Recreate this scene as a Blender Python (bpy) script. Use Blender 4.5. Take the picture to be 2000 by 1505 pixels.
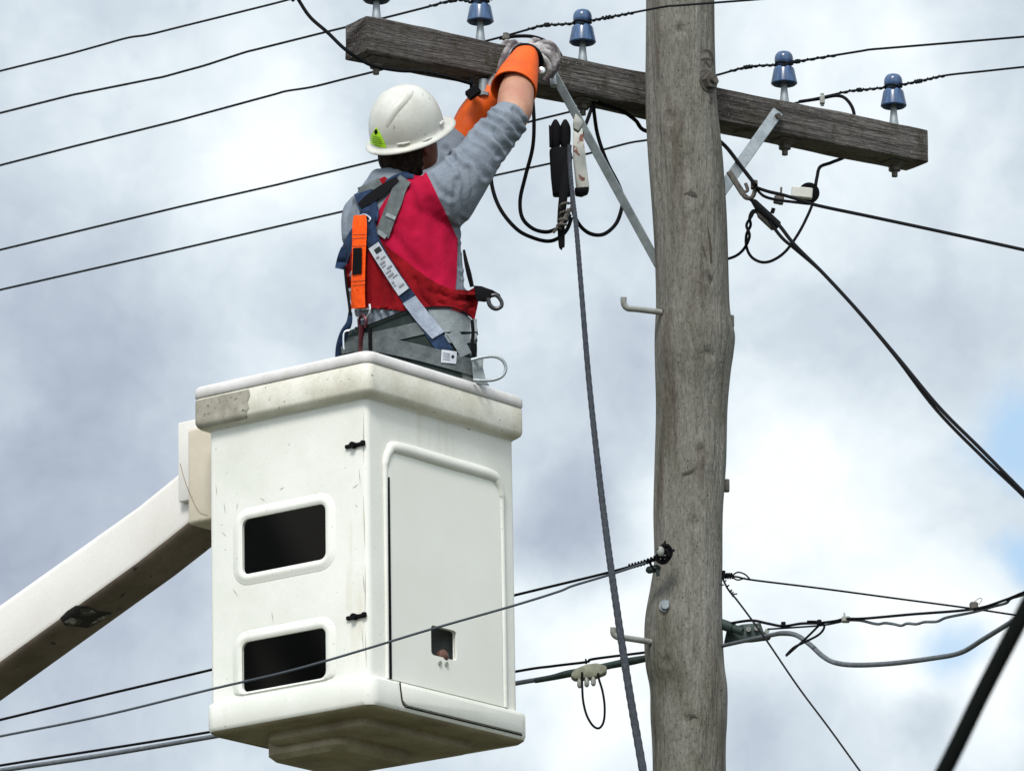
import bpy, bmesh, math, random
from mathutils import Vector, Matrix, noise
from mathutils.bvhtree import BVHTree
R = math.radians
random.seed(4)
for o in list(bpy.data.objects): bpy.data.objects.remove(o)
SC = bpy.context.scene
COL = SC.collection

# ------------------------------------------------------------------ camera
F = 12800.0            # focal length in photo pixels (2000 px wide)
PITCH = R(14.6)
CAMP = Vector((0, 0, 1.6))
FW = Vector((0, math.cos(PITCH), math.sin(PITCH)))
UP = Vector((0, -math.sin(PITCH), math.cos(PITCH)))
RT = Vector((1, 0, 0))
cam = bpy.data.cameras.new('camera'); camo = bpy.data.objects.new('camera', cam)
COL.objects.link(camo); SC.camera = camo
camo.location = CAMP; camo.rotation_euler = (math.pi/2 + PITCH, 0, 0)
cam.sensor_width = 36; cam.lens = F/2000*36; cam.clip_start = 0.1; cam.clip_end = 2000
cam.dof.use_dof = True; cam.dof.focus_distance = 20.0; cam.dof.aperture_fstop = 18

def ray(px, py):
    return FW + RT*((px-1000)/F) - UP*((py-752.5)/F)
def W(px, py, Y):
    d = ray(px, py); return CAMP + d*(Y/d.y)
def pxm(Y): return F*math.cos(PITCH)/Y        # photo pixels per metre near depth Y

# ------------------------------------------------------------------ world + sun
SUN_AZ = Vector((-0.22, -0.97, 0)).normalized(); SUN_EL = R(48)
SUND = Vector((SUN_AZ.x*math.cos(SUN_EL), SUN_AZ.y*math.cos(SUN_EL), math.sin(SUN_EL)))
SC.view_settings.view_transform = 'Standard'; SC.view_settings.look = 'None'
SC.view_settings.exposure = 0.10; SC.view_settings.gamma = 1.0
w = bpy.data.worlds.new("World"); SC.world = w; w.use_nodes = True
nt = w.node_tree; nt.nodes.clear(); N = nt.nodes; L = nt.links
def wn(t, **k):
    n = N.new(t)
    for a, b in k.items(): setattr(n, a, b)
    return n
def wmath(op, a, b=None, clamp=False):
    n = wn('ShaderNodeMath', operation=op, use_clamp=clamp)
    for i, v in enumerate((a, b)):
        if v is None: continue
        if isinstance(v, (int, float)): n.inputs[i].default_value = v
        else: L.new(v, n.inputs[i])
    return n.outputs[0]
tc = wn('ShaderNodeTexCoord')
gen = tc.outputs['Generated']
n1 = wn('ShaderNodeTexNoise'); n1.inputs['Scale'].default_value = 26; n1.inputs['Detail'].default_value = 6; n1.inputs['Roughness'].default_value = .55
L.new(gen, n1.inputs['Vector'])
sub = wn('ShaderNodeVectorMath', operation='SUBTRACT'); L.new(n1.outputs['Color'], sub.inputs[0]); sub.inputs[1].default_value = (.5, .5, .5)
scl = wn('ShaderNodeVectorMath', operation='SCALE'); L.new(sub.outputs[0], scl.inputs[0]); scl.inputs['Scale'].default_value = .022
warp = wn('ShaderNodeVectorMath', operation='ADD'); L.new(gen, warp.inputs[0]); L.new(scl.outputs[0], warp.inputs[1])
n2 = wn('ShaderNodeTexNoise'); n2.inputs['Scale'].default_value = 17; n2.inputs['Detail'].default_value = 9; n2.inputs['Roughness'].default_value = .58
L.new(warp.outputs[0], n2.inputs['Vector'])
def blob(px, py, r, amp):
    d = ray(px, py).normalized()
    v = wn('ShaderNodeVectorMath', operation='DISTANCE'); L.new(warp.outputs[0], v.inputs[0]); v.inputs[1].default_value = d
    m = wn('ShaderNodeMapRange', interpolation_type='SMOOTHERSTEP'); L.new(v.outputs['Value'], m.inputs['Value'])
    m.inputs['From Min'].default_value = 0; m.inputs['From Max'].default_value = r/F
    m.inputs['To Min'].default_value = amp; m.inputs['To Max'].default_value = 0
    return m.outputs[0]
val = wmath('MULTIPLY_ADD', n2.outputs['Fac'], 1.55); val.node.inputs[2].default_value = -.17
n3 = wn('ShaderNodeTexNoise'); n3.inputs['Scale'].default_value = 48; n3.inputs['Detail'].default_value = 8; n3.inputs['Roughness'].default_value = .62; L.new(warp.outputs[0], n3.inputs['Vector'])
val = wmath('ADD', val, wmath('MULTIPLY', wmath('SUBTRACT', n3.outputs['Fac'], .5), .5))
for b in [(1600, 1010, 520, .62), (1850, 1350, 420, .40), (1250, 1330, 430, .45), (520, 360, 330, .42), (330, 1420, 320, .22),
          (1600, 250, 700, .10), (60, 300, 500, .10), (1300, 1000, 160, .2),
          (120, 1130, 600, -.43), (600, 560, 300, -.14), (1100, 1030, 240, -.42), (1830, 1440, 130, -.34), (1450, 1440, 160, -.25), (1790, 1330, 90, .2), (1230, 560, 260, -.08), (250, 60, 300, -.05), (1700, 620, 420, -.10), (450, 100, 300, .04), (250, 640, 330, -.12)]:
    val = wmath('ADD', val, blob(*b))
ramp = wn('ShaderNodeValToRGB'); L.new(val, ramp.inputs[0])
cr = ramp.color_ramp; cr.elements[0].position = 0.0; cr.elements[0].color = (.33, .38, .48, 1)
cr.elements[1].position = 1.0; cr.elements[1].color = (.93, .98, 1.0, 1)
e = cr.elements.new(.28); e.color = (.45, .51, .61, 1)
e = cr.elements.new(.55); e.color = (.60, .68, .75, 1)
e = cr.elements.new(.8); e.color = (.78, .86, .91, 1)
# clouds are brighter towards the sun, behind the viewer
dt = wn('ShaderNodeVectorMath', operation='DOT_PRODUCT'); L.new(gen, dt.inputs[0]); dt.inputs[1].default_value = SUND
g = wmath('MAXIMUM', dt.outputs['Value'], 0.0); g = wmath('POWER', g, 2.0); g = wmath('MULTIPLY', g, 1.3); g = wmath('ADD', g, 1.0)
hole = wmath('ADD', blob(1995, 845, 150, 1.3), blob(2015, 1095, 110, 1.2))
hole = wmath('ADD', hole, blob(1880, 1310, 90, .8), True)
thin = wn('ShaderNodeMix', data_type='RGBA'); L.new(hole, thin.inputs[0]); L.new(ramp.outputs[0], thin.inputs[6]); thin.inputs[7].default_value = (.50, .71, .93, 1)   # blue through thin cloud
bgc = wn('ShaderNodeBackground'); L.new(thin.outputs[2], bgc.inputs[0]); L.new(g, bgc.inputs[1])
sky = wn('ShaderNodeTexSky', sky_type='NISHITA'); sky.sun_disc = False; sky.sun_elevation = SUN_EL
sky.sun_rotation = math.atan2(SUN_AZ.x, SUN_AZ.y)
bgs = wn('ShaderNodeBackground'); L.new(sky.outputs[0], bgs.inputs[0]); bgs.inputs[1].default_value = .12
hole = wmath('MULTIPLY', hole, .25)
mx = wn('ShaderNodeMixShader'); L.new(hole, mx.inputs[0]); L.new(bgc.outputs[0], mx.inputs[1]); L.new(bgs.outputs[0], mx.inputs[2])
wo = wn('ShaderNodeOutputWorld'); L.new(mx.outputs[0], wo.inputs[0])

sl = bpy.data.lights.new('sun', 'SUN'); sl.energy = 3.0; sl.angle = R(16); sl.color = (1, .96, .9)
so = bpy.data.objects.new('sun', sl); COL.objects.link(so)
so.rotation_euler = SUND.to_track_quat('Z', 'Y').to_euler()

# ------------------------------------------------------------------ materials
MATS = {}
def mat(name, c, c2=None, rough=.6, metal=0, scale=20, stretch=(1, 1, 1), bump=0, bscale=None, specks=None, spscale=60, spth=.7,
        streak=None, stscale=8, stth=.6, coat=0, detail=5, contrast=(.35, .65), bstretch=None, wave=None, spec=.5, blotch=None, blscale=9, blth=.5, grain=0, gscale=120, gstretch=(1, 1, 1)):
    m = bpy.data.materials.new(name); m.use_nodes = True; t = m.node_tree; n = t.nodes; l = t.links
    b = n['Principled BSDF']; b.inputs['Roughness'].default_value = rough; b.inputs['Metallic'].default_value = metal
    b.inputs['Coat Weight'].default_value = coat; b.inputs['Specular IOR Level'].default_value = spec
    co = n.new('ShaderNodeTexCoord').outputs['Object']
    def mapped(s):
        mp = n.new('ShaderNodeMapping'); mp.inputs['Scale'].default_value = s; l.new(co, mp.inputs[0]); return mp.outputs[0]
    def nz(sc, s, det=detail, ro=.6):
        x = n.new('ShaderNodeTexNoise'); x.inputs['Scale'].default_value = sc; x.inputs['Detail'].default_value = det
        x.inputs['Roughness'].default_value = ro; l.new(mapped(s), x.inputs['Vector']); return x.outputs['Fac']
    def mr(v, a, bb):
        x = n.new('ShaderNodeMapRange'); x.inputs['From Min'].default_value = a; x.inputs['From Max'].default_value = bb; l.new(v, x.inputs[0]); return x.outputs[0]
    def mix(f, a, bb):
        x = n.new('ShaderNodeMix'); x.data_type = 'RGBA'; l.new(f, x.inputs[0])
        for i, q in ((6, a), (7, bb)):
            if isinstance(q, tuple): x.inputs[i].default_value = (*q, 1)
            else: l.new(q, x.inputs[i])
        return x.outputs[2]
    col = c
    if c2: col = mix(mr(nz(scale, stretch), *contrast), c, c2)
    if streak:
        col = mix(mr(nz(stscale, (1, 1, .12)), stth, stth+.18), col if not isinstance(col, tuple) else col, streak)
    if blotch: col = mix(mr(nz(blscale, (1, 1, .45), 6, .65), blth, blth+.14), col, blotch)
    if grain:
        g = mr(nz(gscale, gstretch, 3, .7), .3, .7)
        x = n.new('ShaderNodeMapRange'); l.new(g, x.inputs[0]); x.inputs['To Min'].default_value = 1-grain; x.inputs['To Max'].default_value = 1+grain
        v = n.new('ShaderNodeVectorMath'); v.operation = 'SCALE'; l.new(x.outputs[0], v.inputs['Scale'])
        if isinstance(col, tuple): v.inputs[0].default_value = col
        else: l.new(col, v.inputs[0])
        col = v.outputs[0]
    if specks:
        col = mix(mr(nz(spscale, (1, 1, 1), 2), spth, spth+.05), col, specks)
    if isinstance(col, tuple): b.inputs['Base Color'].default_value = (*col, 1)
    else: l.new(col, b.inputs['Base Color'])
    if bump:
        bp = n.new('ShaderNodeBump'); bp.inputs['Strength'].default_value = 1; bp.inputs['Distance'].default_value = bump
        l.new(nz(bscale or scale*2, bstretch or stretch, 6), bp.inputs['Height']); l.new(bp.outputs[0], b.inputs['Normal'])
        if wave:
            wv = n.new('ShaderNodeTexWave'); wv.inputs['Scale'].default_value = wave; wv.inputs['Distortion'].default_value = 2
            l.new(co, wv.inputs[0]); b2 = n.new('ShaderNodeBump'); b2.inputs['Distance'].default_value = .002
            l.new(wv.outputs['Fac'], b2.inputs['Height']); l.new(bp.outputs[0], b2.inputs['Normal']); l.new(b2.outputs[0], b.inputs['Normal'])
    MATS[name] = m; return m
M_FIB = mat('white_fibreglass', (.70, .695, .645), (.62, .62, .56), .42, scale=3.5, specks=(.22, .2, .16), spscale=85, spth=.71, streak=(.55, .51, .41), stscale=12, stth=.60, bump=.0012, bscale=9, grain=.035, gscale=160)
M_RIM = mat('rim_fibreglass', (.70, .68, .60), (.52, .49, .40), .5, scale=6, specks=(.10, .08, .06), spscale=75, spth=.70, streak=(.40, .36, .28), stscale=16, stth=.62, bump=.0015, bscale=14, grain=.08, gscale=140)
M_LIP = mat('rim_pad', (.62, .60, .59), (.50, .48, .46), .6, scale=9, bump=.001, bscale=30, grain=.05)
M_UNDER = mat('shaded_fibreglass', (.33, .285, .19), (.17, .14, .085), .7, scale=5, bump=.0005, grain=.12)  # darker brown copy of the fibreglass, underside shade put into the colour
M_BOOM = mat('boom_paint', (.68, .65, .62), (.60, .57, .53), .45, scale=2.2, specks=(.3, .25, .2), spscale=45, spth=.74, streak=(.50, .45, .38), stscale=7, stth=.64, grain=.04)
M_BOOMU = mat('boom_shaded_underside', (.19, .145, .11), (.10, .075, .056), .7, scale=6, specks=(.03, .02, .02), spscale=20, spth=.66, grain=.1)  # darker copy of the boom paint, shade from below put into the colour
M_BEIGE = mat('beige_cover', (.55, .49, .39), (.46, .40, .31), .5, scale=6, specks=(.2, .14, .1), spscale=50, spth=.70)
M_BLACK = mat('black_rubber', (.004, .004, .005), None, .8, spec=.1)
M_SHADE_AND_DECAL = mat('interior_shade_and_decal', (.012, .011, .010), None, .8)  # near black: shade inside the bucket put into the colour; also the decal black
M_WIRE = mat('dark_wire', (.009, .011, .013), None, .8, spec=.12)
M_GREYC = mat('grey_cable', (.12, .135, .15), (.08, .09, .10), .7, scale=30, spec=.3)
M_ROPE = mat('slate_rope', (.045, .052, .064), (.022, .025, .03), .85, scale=150, bump=.002, bscale=260, spec=.2)
M_POLE = mat('pole_timber', (.215, .207, .184), (.138, .130, .112), .9, scale=7, stretch=(1, 1, .10), specks=(.045, .038, .03), spscale=150, spth=.63,
             streak=(.078, .066, .052), stscale=17, stth=.52, bump=.022, bscale=40, bstretch=(1, 1, .14), contrast=(.32, .66), spec=.15,
             blotch=(.105, .102, .080), blscale=6, blth=.52, grain=.30, gscale=150, gstretch=(1, 1, .35))
M_ARM = mat('crossarm_timber', (.128, .120, .113), (.030, .024, .022), .95, scale=9, stretch=(.14, .6, 2.4), specks=(.26, .25, .23), spscale=150, spth=.66, bump=.018, bscale=34, bstretch=(.10, .5, 2.4), spec=.12, blotch=(.055, .05, .038), blscale=11, blth=.52, grain=.5, gscale=120, gstretch=(.25, 1, 1.7))
M_STEEL = mat('galvanised_steel', (.30, .335, .35), (.20, .225, .24), .5, .35, scale=25, bump=.0008)
M_DSTEEL = mat('weathered_steel', (.12, .11, .095), (.06, .05, .042), .7, .3, scale=40)
M_CHROME = mat('bright_metal', (.65, .66, .68), None, .25, .9)
M_BLUE = mat('blue_porcelain', (.045, .092, .19), (.020, .038, .088), .22, scale=30, stretch=(1, 1, .12), contrast=(.42, .6), blotch=(.12, .16, .24), blscale=30, blth=.6, grain=.15)
M_GREEN = mat('green_fitting', (.035, .055, .05), (.015, .025, .022), .6, .2, scale=30, spec=.3)
M_LUG = mat('pale_lug', (.30, .31, .28), (.2, .2, .18), .5, scale=50)
M_SHIRT = mat('grey_jersey', (.185, .21, .245), (.145, .167, .20), .95, scale=14, bump=.010, bscale=14, bstretch=(1, 1, .7), spec=.15, grain=.12, gscale=200)
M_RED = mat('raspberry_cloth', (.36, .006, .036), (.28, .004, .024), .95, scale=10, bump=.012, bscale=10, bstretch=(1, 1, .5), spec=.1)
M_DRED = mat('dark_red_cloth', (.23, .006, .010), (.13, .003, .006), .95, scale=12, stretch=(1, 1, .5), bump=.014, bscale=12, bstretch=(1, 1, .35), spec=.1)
M_SKIN = mat('skin', (.41, .225, .145), (.34, .15, .10), .55, scale=14)
M_FACE = mat('shaded_skin', (.22, .075, .05), (.15, .045, .032), .6, scale=20, spec=.3)  # darker skin copy, shade under the helmet put into the colour
M_HAIR = mat('brown_hair', (.028, .017, .011), (.008, .005, .004), .85, scale=60, stretch=(1, 1, .3), bump=.01, bscale=120, spec=.2)
M_HELM = mat('helmet_plastic', (.55, .55, .51), (.46, .45, .40), .4, scale=10, specks=(.28, .24, .18), spscale=55, spth=.69, streak=(.44, .40, .32), stscale=20, stth=.60, grain=.05)
M_LIME = mat('lime_sticker', (.48, .85, .02), (.42, .75, .02), .5, scale=80)
M_ORUB = mat('orange_rubber', (.72, .105, .004), (.58, .07, .004), .55, scale=12, bump=.004, bscale=25, spec=.3)
M_OWEB = mat('orange_webbing', (.95, .10, .004), (.80, .07, .004), .85, scale=60, bump=.003, bscale=60, spec=.2)
M_NAVY = mat('navy_webbing', (.022, .045, .10), (.008, .015, .035), .9, scale=40, bump=.004, bscale=60, spec=.2)
M_GWEB = mat('grey_webbing', (.115, .13, .13), (.065, .075, .078), .9, scale=22, bump=.005, bscale=40, spec=.25)
M_GWEB2 = mat('pale_grey_webbing', (.22, .25, .26), (.16, .18, .19), .8, scale=30, bump=.003, bscale=40)
M_DPAD = mat('dark_green_pad', (.022, .032, .030), (.014, .02, .02), .9, scale=30, spec=.2)
M_LABEL = mat('white_label', (.46, .48, .52), (.34, .36, .40), .5, scale=30)
M_PRINT = mat('label_print', (.18, .18, .20), None, .7)
M_SILVER = mat('silvery_sleeve', (.30, .34, .40), (.18, .21, .27), .35, scale=22, bump=.003, bscale=40)
M_LEATH = mat('grey_leather', (.38, .35, .35), (.10, .085, .09), .85, scale=15, contrast=(.42, .58), bump=.005, bscale=45, spec=.2)
M_PANTS = mat('drab_trousers', (.16, .17, .16), (.11, .12, .11), .9, scale=20)
M_GRASS = mat('dry_ground', (.085, .08, .05), (.05, .055, .025), .95, scale=2)
M_MAROON = mat('maroon_hook', (.09, .012, .02), (.05, .01, .012), .4, .4, scale=40)
M_LENS = mat('dark_glasses', (.01, .01, .012), None, .15)
M_RUSTY = mat('rust_spotted_paint', (.50, .50, .45), (.40, .40, .36), .6, scale=12, specks=(.15, .05, .03), spscale=22, spth=.62)
M_SCUFF = mat('scuff_black', (.02, .02, .02), (.20, .19, .17), .8, scale=30, contrast=(.52, .6))

# ------------------------------------------------------------------ mesh helpers
def wmx(o):
    m = o.matrix_basis.copy()
    while o.parent: o = o.parent; m = o.matrix_basis @ m
    return m
def tag(o, label=None, cat=None, group=None, kind=None):
    if label: o['label'] = label
    if cat: o['category'] = cat
    if group: o['group'] = group
    if kind: o['kind'] = kind
    return o
def mk(name, vf, m, parent=None, world=True, smooth=35, mats=None, fm=None):
    vs, fs = vf
    vs = [Vector(v) for v in vs]
    loc = None
    if parent is not None:
        if world:
            inv = wmx(parent).inverted(); vs = [inv @ v for v in vs]
    elif world:
        loc = sum(vs, Vector())/len(vs); vs = [v-loc for v in vs]
    me = bpy.data.meshes.new(name); me.from_pydata(vs, [], fs); me.validate()
    bm = bmesh.new(); bm.from_mesh(me); bmesh.ops.recalc_face_normals(bm, faces=bm.faces); bm.to_mesh(me); bm.free()
    for x in (mats or [m]): me.materials.append(x)
    if fm and len(fm) == len(me.polygons):
        for p, k in zip(me.polygons, fm): p.material_index = k
    me.polygons.foreach_set('use_smooth', [True]*len(me.polygons))
    if smooth: me.set_sharp_from_angle(angle=R(smooth))
    o = bpy.data.objects.new(name, me); COL.objects.link(o)
    if parent is not None: o.parent = parent
    if loc is not None: o.location = loc
    return o
def empty(name, loc, label, cat, group=None, mw=None):
    o = bpy.data.objects.new(name, None); COL.objects.link(o)
    if mw is not None: o.matrix_basis = mw
    else: o.location = loc
    o.empty_display_size = .1
    return tag(o, label, cat, group)
def join(*parts):
    V = []; Fc = []
    for vs, fs in parts:
        k = len(V); V += list(vs); Fc += [tuple(i+k for i in f) for f in fs]
    return V, Fc
def loft(rings, closed=False, caps=True):
    V = []; Fc = []; n = len(rings[0])
    for r in rings: V += list(r)
    K = len(rings)
    for k in range(K if closed else K-1):
        a = k*n; b = ((k+1) % K)*n
        for i in range(n):
            j = (i+1) % n; Fc.append((a+i, a+j, b+j, b+i))
    if caps and not closed:
        Fc.append(tuple(range(n))[::-1]); Fc.append(tuple((K-1)*n+i for i in range(n)))
    return V, Fc
def catmull(P, sub):
    if len(P) < 3 or sub < 2:
        return P
    out = []
    n = len(P)
    for i in range(n-1):
        p0 = P[max(i-1, 0)]; p1 = P[i]; p2 = P[i+1]; p3 = P[min(i+2, n-1)]
        for s in range(sub):
            t = s/sub
            out.append([.5*((2*b)+(-a+c)*t+(2*a-5*b+4*c-d)*t*t+(-a+3*b-3*c+d)*t**3) for a, b, c, d in zip(p0, p1, p2, p3)])
    out.append(list(P[-1])); return out
def tube(P, rad, seg=8, flat=1.0, side=None):
    """P list of Vectors, rad list/number; flat squeezes the axis that is closest to the view direction"""
    n = len(P); rad = rad if isinstance(rad, (list, tuple)) else [rad]*n
    rings = []
    T0 = (P[1]-P[0]).normalized()
    ref = Vector((0, 1, 0)) if abs(T0.y) < .9 else Vector((0, 0, 1))
    if side is not None: ref = side
    X = (ref - T0*ref.dot(T0)).normalized()
    for i in range(n):
        T = (P[min(i+1, n-1)]-P[max(i-1, 0)]).normalized()
        X = (X - T*X.dot(T)).normalized(); Yv = T.cross(X)
        rings.append([P[i]+X*(math.cos(a)*rad[i]*flat)+Yv*(math.sin(a)*rad[i]) for a in [2*math.pi*k/seg for k in range(seg)]])
    return loft(rings)
def ptube(pts, rpx, sub=6, seg=8, flat=1.0, close=0):
    """pts (px,py,Y[,rpx]); radii in photo pixels"""
    P = [(p[0], p[1], 1.0/p[2], p[3] if len(p) > 3 else rpx) for p in pts]
    P = catmull(P, sub)
    V = [W(p[0], p[1], 1/p[2]) for p in P]; rad = [p[3]/pxm(1/p[2]) for p in P]
    # runs that leave the picture carry on along their own line to the next span
    for end in (0, -1):
        x, y = P[end][:2]
        if x < 0 or x > 2000 or y > 1505:
            k = 1 if end == 0 else -2
            T = (V[end]-V[k]).normalized(); ln_ = 2.0 if T.z > .4 else 25.0
            if T.z < 0: ln_ = min(ln_, (V[end].z-.02)/-T.z)
            q = [V[end]+T*ln_*t for t in (.33, .66, 1)]
            if end == 0: V = q[::-1]+V; rad = [rad[0]]*3+rad
            else: V = V+q; rad = rad+[rad[-1]]*3
    return tube(V, rad, seg, flat)
def ydist(pts, y0, y1):
    """give a list of (px,py) depths for a straight line between depth y0 at the first and y1 at the last"""
    a, b = pts[0][0], pts[-1][0]
    return [(x, y, 1/((1/y0)+(1/y1-1/y0)*((x-a)/(b-a)))) for x, y in pts]
def box(c, ax, hs):
    """box at centre c, axes ax(3), half sizes hs"""
    V = [c + ax[0]*sx*hs[0] + ax[1]*sy*hs[1] + ax[2]*sz*hs[2] for sx in (-1, 1) for sy in (-1, 1) for sz in (-1, 1)]
    return V, [(0, 1, 3, 2), (4, 6, 7, 5), (0, 4, 5, 1), (2, 3, 7, 6), (0, 2, 6, 4), (1, 5, 7, 3)]
def bevel(vf, w, seg=2):
    bm = bmesh.new(); vs = [bm.verts.new(v) for v in vf[0]]
    for f in vf[1]:
        try: bm.faces.new([vs[i] for i in f])
        except ValueError: pass
    bmesh.ops.bevel(bm, geom=list(bm.edges), offset=w, segments=seg, affect='EDGES', profile=.5)
    bm.verts.index_update(); r = ([v.co.copy() for v in bm.verts], [tuple(v.index for v in f.verts) for f in bm.faces]); bm.free(); return r
XYZ = (Vector((1, 0, 0)), Vector((0, 1, 0)), Vector((0, 0, 1)))
def cyl(a, b, r, seg=16, r2=None):
    return tube([a, b], [r, r2 if r2 is not None else r], seg)
def lathe(prof, seg=32, c=Vector((0, 0, 0)), ax=None):
    X, Y_, Z = ax or XYZ
    rings = [[c + X*(r*math.cos(t)) + Y_*(r*math.sin(t)) + Z*z for t in [2*math.pi*k/seg for k in range(seg)]] for r, z in prof]
    return loft(rings)
def rr(x0, x1, y0, y1, z, r, n=6):
    out = []
    for cx, cy, a0 in ((x1-r, y1-r, 0), (x0+r, y1-r, 90), (x0+r, y0+r, 180), (x1-r, y0+r, 270)):
        for k in range(n+1):
            a = R(a0+90*k/n); out.append(Vector((cx+r*math.cos(a), cy+r*math.sin(a), z)))
    return out
def wrap_wire(path, r, turns, rr_=None, seg=6):
    """helix round a path of Vectors"""
    out = []; n = len(path)
    K = int(turns*8)
    X = Vector((0, 1, 0))
    for i in range(K+1):
        t = i/K*(n-1); j = min(int(t), n-2); f = t-j
        p = path[j].lerp(path[j+1], f); T = (path[j+1]-path[j]).normalized()
        x = (X-T*X.dot(T)).normalized(); y = T.cross(x); a = i/8*2*math.pi
        out.append(p + x*math.cos(a)*r + y*math.sin(a)*r)
    return tube(out, rr_ or r*.8, seg)
def evalmesh(vf, mods):
    me = bpy.data.meshes.new('tmp'); me.from_pydata([Vector(v) for v in vf[0]], [], vf[1])
    bm = bmesh.new(); bm.from_mesh(me); bmesh.ops.recalc_face_normals(bm, faces=bm.faces); bm.to_mesh(me); bm.free()
    o = bpy.data.objects.new('tmp', me); COL.objects.link(o)
    for t, kw in mods:
        md = o.modifiers.new('m', t)
        for k, v in kw.items(): setattr(md, k, v)
    bpy.context.view_layer.update(); dg = bpy.context.evaluated_depsgraph_get()
    e = bpy.data.meshes.new_from_object(o.evaluated_get(dg))
    r = ([v.co.copy() for v in e.vertices], [tuple(p.vertices) for p in e.polygons])
    bpy.data.objects.remove(o); bpy.data.meshes.remove(e); return r
def fuse(parts, vox=.006, sm=4, f=.5):
    return evalmesh(join(*parts), [('REMESH', dict(mode='VOXEL', voxel_size=vox, use_smooth_shade=True)), ('SMOOTH', dict(iterations=sm, factor=f))])

# ------------------------------------------------------------------ ground
g_ = mk('ground', ([(-300, -300, 0), (300, -300, 0), (300, 300, 0), (-300, 300, 0)], [(0, 1, 2, 3)]), M_GRASS, smooth=None)
tag(g_, kind='structure')

# ------------------------------------------------------------------ utility pole
PY = 20.0
prof = [(-700, 1259, 1386), (-300, 1260, 1391), (0, 1261, 1396), (100, 1261, 1398), (200, 1261, 1402), (300, 1265, 1412), (400, 1272, 1418), (500, 1278, 1421),
        (590, 1281, 1424), (625, 1280, 1429), (655, 1279, 1435), (690, 1279, 1432), (730, 1280, 1426), (800, 1281, 1420), (900, 1278, 1418),
        (1000, 1276, 1412), (1090, 1278, 1411), (1140, 1272, 1410), (1200, 1262, 1410), (1250, 1260, 1411), (1300, 1263, 1414), (1345, 1271, 1420),
        (1400, 1272, 1420), (1505, 1276, 1417), (1800, 1276, 1424), (2600, 1284, 1434)]
fine = catmull(prof, 12)
KNOTS = [W(x, y, 19.89) for x, y in ((1352, 384), (1385, 690), (1300, 690), (1368, 880), (1330, 60), (1345, 1405), (1388, 545), (1300, 1290), (1360, 1020), (1310, 230))]
rings = []
def wood_ring(cx, z, r, Y=PY, seg=110):
    out = []
    for k in range(seg):
        a = 2*math.pi*k/seg; d = Vector((math.cos(a), math.sin(a), 0))
        n_ = noise.noise(Vector((d.x*2.2, d.y*2.2, z*1.6)))*.004 + noise.noise(Vector((d.x*7, d.y*7, z*2.2+9)))*.0022
        q = Vector((cx, Y, z)) + d*r
        for kk in KNOTS:
            if abs(kk.z-z) < .09:
                e_ = (q-kk).length; n_ += .007*math.exp(-(e_/.045)**2) - .013*math.exp(-(e_/.017)**2)
        out.append(q + d*n_)
    return out
for y, l_, r_ in fine:
    c = W((l_+r_)/2, y, PY); rings.append(wood_ring(c.x, c.z, (r_-l_)/2/pxm(PY)))
zb, xb = rings[-1][0].z, W((1284+1434)/2, 2600, PY).x
for k in range(1, 9):
    t = k/8; rings.append(wood_ring(xb, zb*(1-t)+(-.2)*t, .118+.02*t))
pole = empty('utility_pole', (xb, PY, 0), 'weathered grey timber power pole carrying one sloping crossarm', 'utility pole')
shaft = mk('pole_shaft', loft(rings), M_POLE, pole, smooth=60)
def pole_surf(px, py):
    """point on the front of the pole under photo pixel"""
    for i in range(len(fine)-1):
        if fine[i][0] <= py <= fine[i+1][0]: break
    t = (py-fine[i][0])/(fine[i+1][0]-fine[i][0])
    l_ = fine[i][1]*(1-t)+fine[i+1][1]*t; r_ = fine[i][2]*(1-t)+fine[i+1][2]*t
    cx = W((l_+r_)/2, py, PY).x; r = (r_-l_)/2/pxm(PY); x = W(px, py, PY).x - cx
    x = max(-r*.985, min(r*.985, x)); yy = PY - math.sqrt(r*r-x*x)
    return W(px, py, yy), Vector((x/r, -math.sqrt(1-(x/r)**2), 0))

# crossarm: front top edge from photo
YL = 19.45
pl = W(717, 31, YL); lo, hi = 19.5, 22
for _ in range(40):
    mid = (lo+hi)/2
    if W(1812, 253, mid).z < pl.z: lo = mid
    else: hi = mid
pr = W(1812, 253, lo); YR = lo
AD = (pr-pl); AL = AD.length; AD.normalize()
AN = Vector((-AD.y, AD.x, 0)).normalized()   # away from the viewer
AH, AT = .112, .124
def armp(s, n=0, z=0): return pl + AD*s + AN*n + Vector((0, 0, z))
rings = []
NS = 90
for i in range(NS+1):
    s = AL*i/NS; ring = []
    ex = .006*math.sin(i*1.7) if i in (0, NS) else 0
    for (n_, z_) in [(0.004, 0), (0, -.004), (0, -.03), (0, -.06), (0, -.09), (0, -AH+.004), (.004, -AH), (.04, -AH), (.08, -AH), (AT-.004, -AH), (AT, -AH+.004),
                     (AT, -.06), (AT, -.004), (AT-.004, 0), (.08, 0), (.045, 0)]:
        q = Vector((s*3, n_*9, z_*26))
        d = noise.noise(q)*.0035 + noise.noise(Vector((s*9, n_*30, z_*60)))*.0016
        dn = -d if n_ < .01 else (d if n_ > AT-.01 else 0); dz = d*1.3 if z_ > -.002 else (-d*1.2 if z_ < -AH+.002 else 0)
        ring.append(armp(s, n_+dn, z_+dz))
    rings.append(ring)
# taper chips on the ends
m_arm = Matrix((AD, AN, Vector((0, 0, 1)))).transposed().to_4x4(); m_arm.translation = pl - pole.location
arm = mk('crossarm', ([(pole.matrix_basis@m_arm).inverted() @ v for v in loft(rings)[0]], loft(rings)[1]), M_ARM, None, world=False, smooth=50)
arm.parent = pole; arm.matrix_basis = m_arm

def s_at(px, n=0):
    lo, hi = -1.0, AL+1
    for _ in range(40):
        m_ = (lo+hi)/2; p = armp(m_, n); q = (p-CAMP); x = 1000+F*q.x/q.dot(FW)
        if x < px: lo = m_
        else: hi = m_
    return lo
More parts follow.
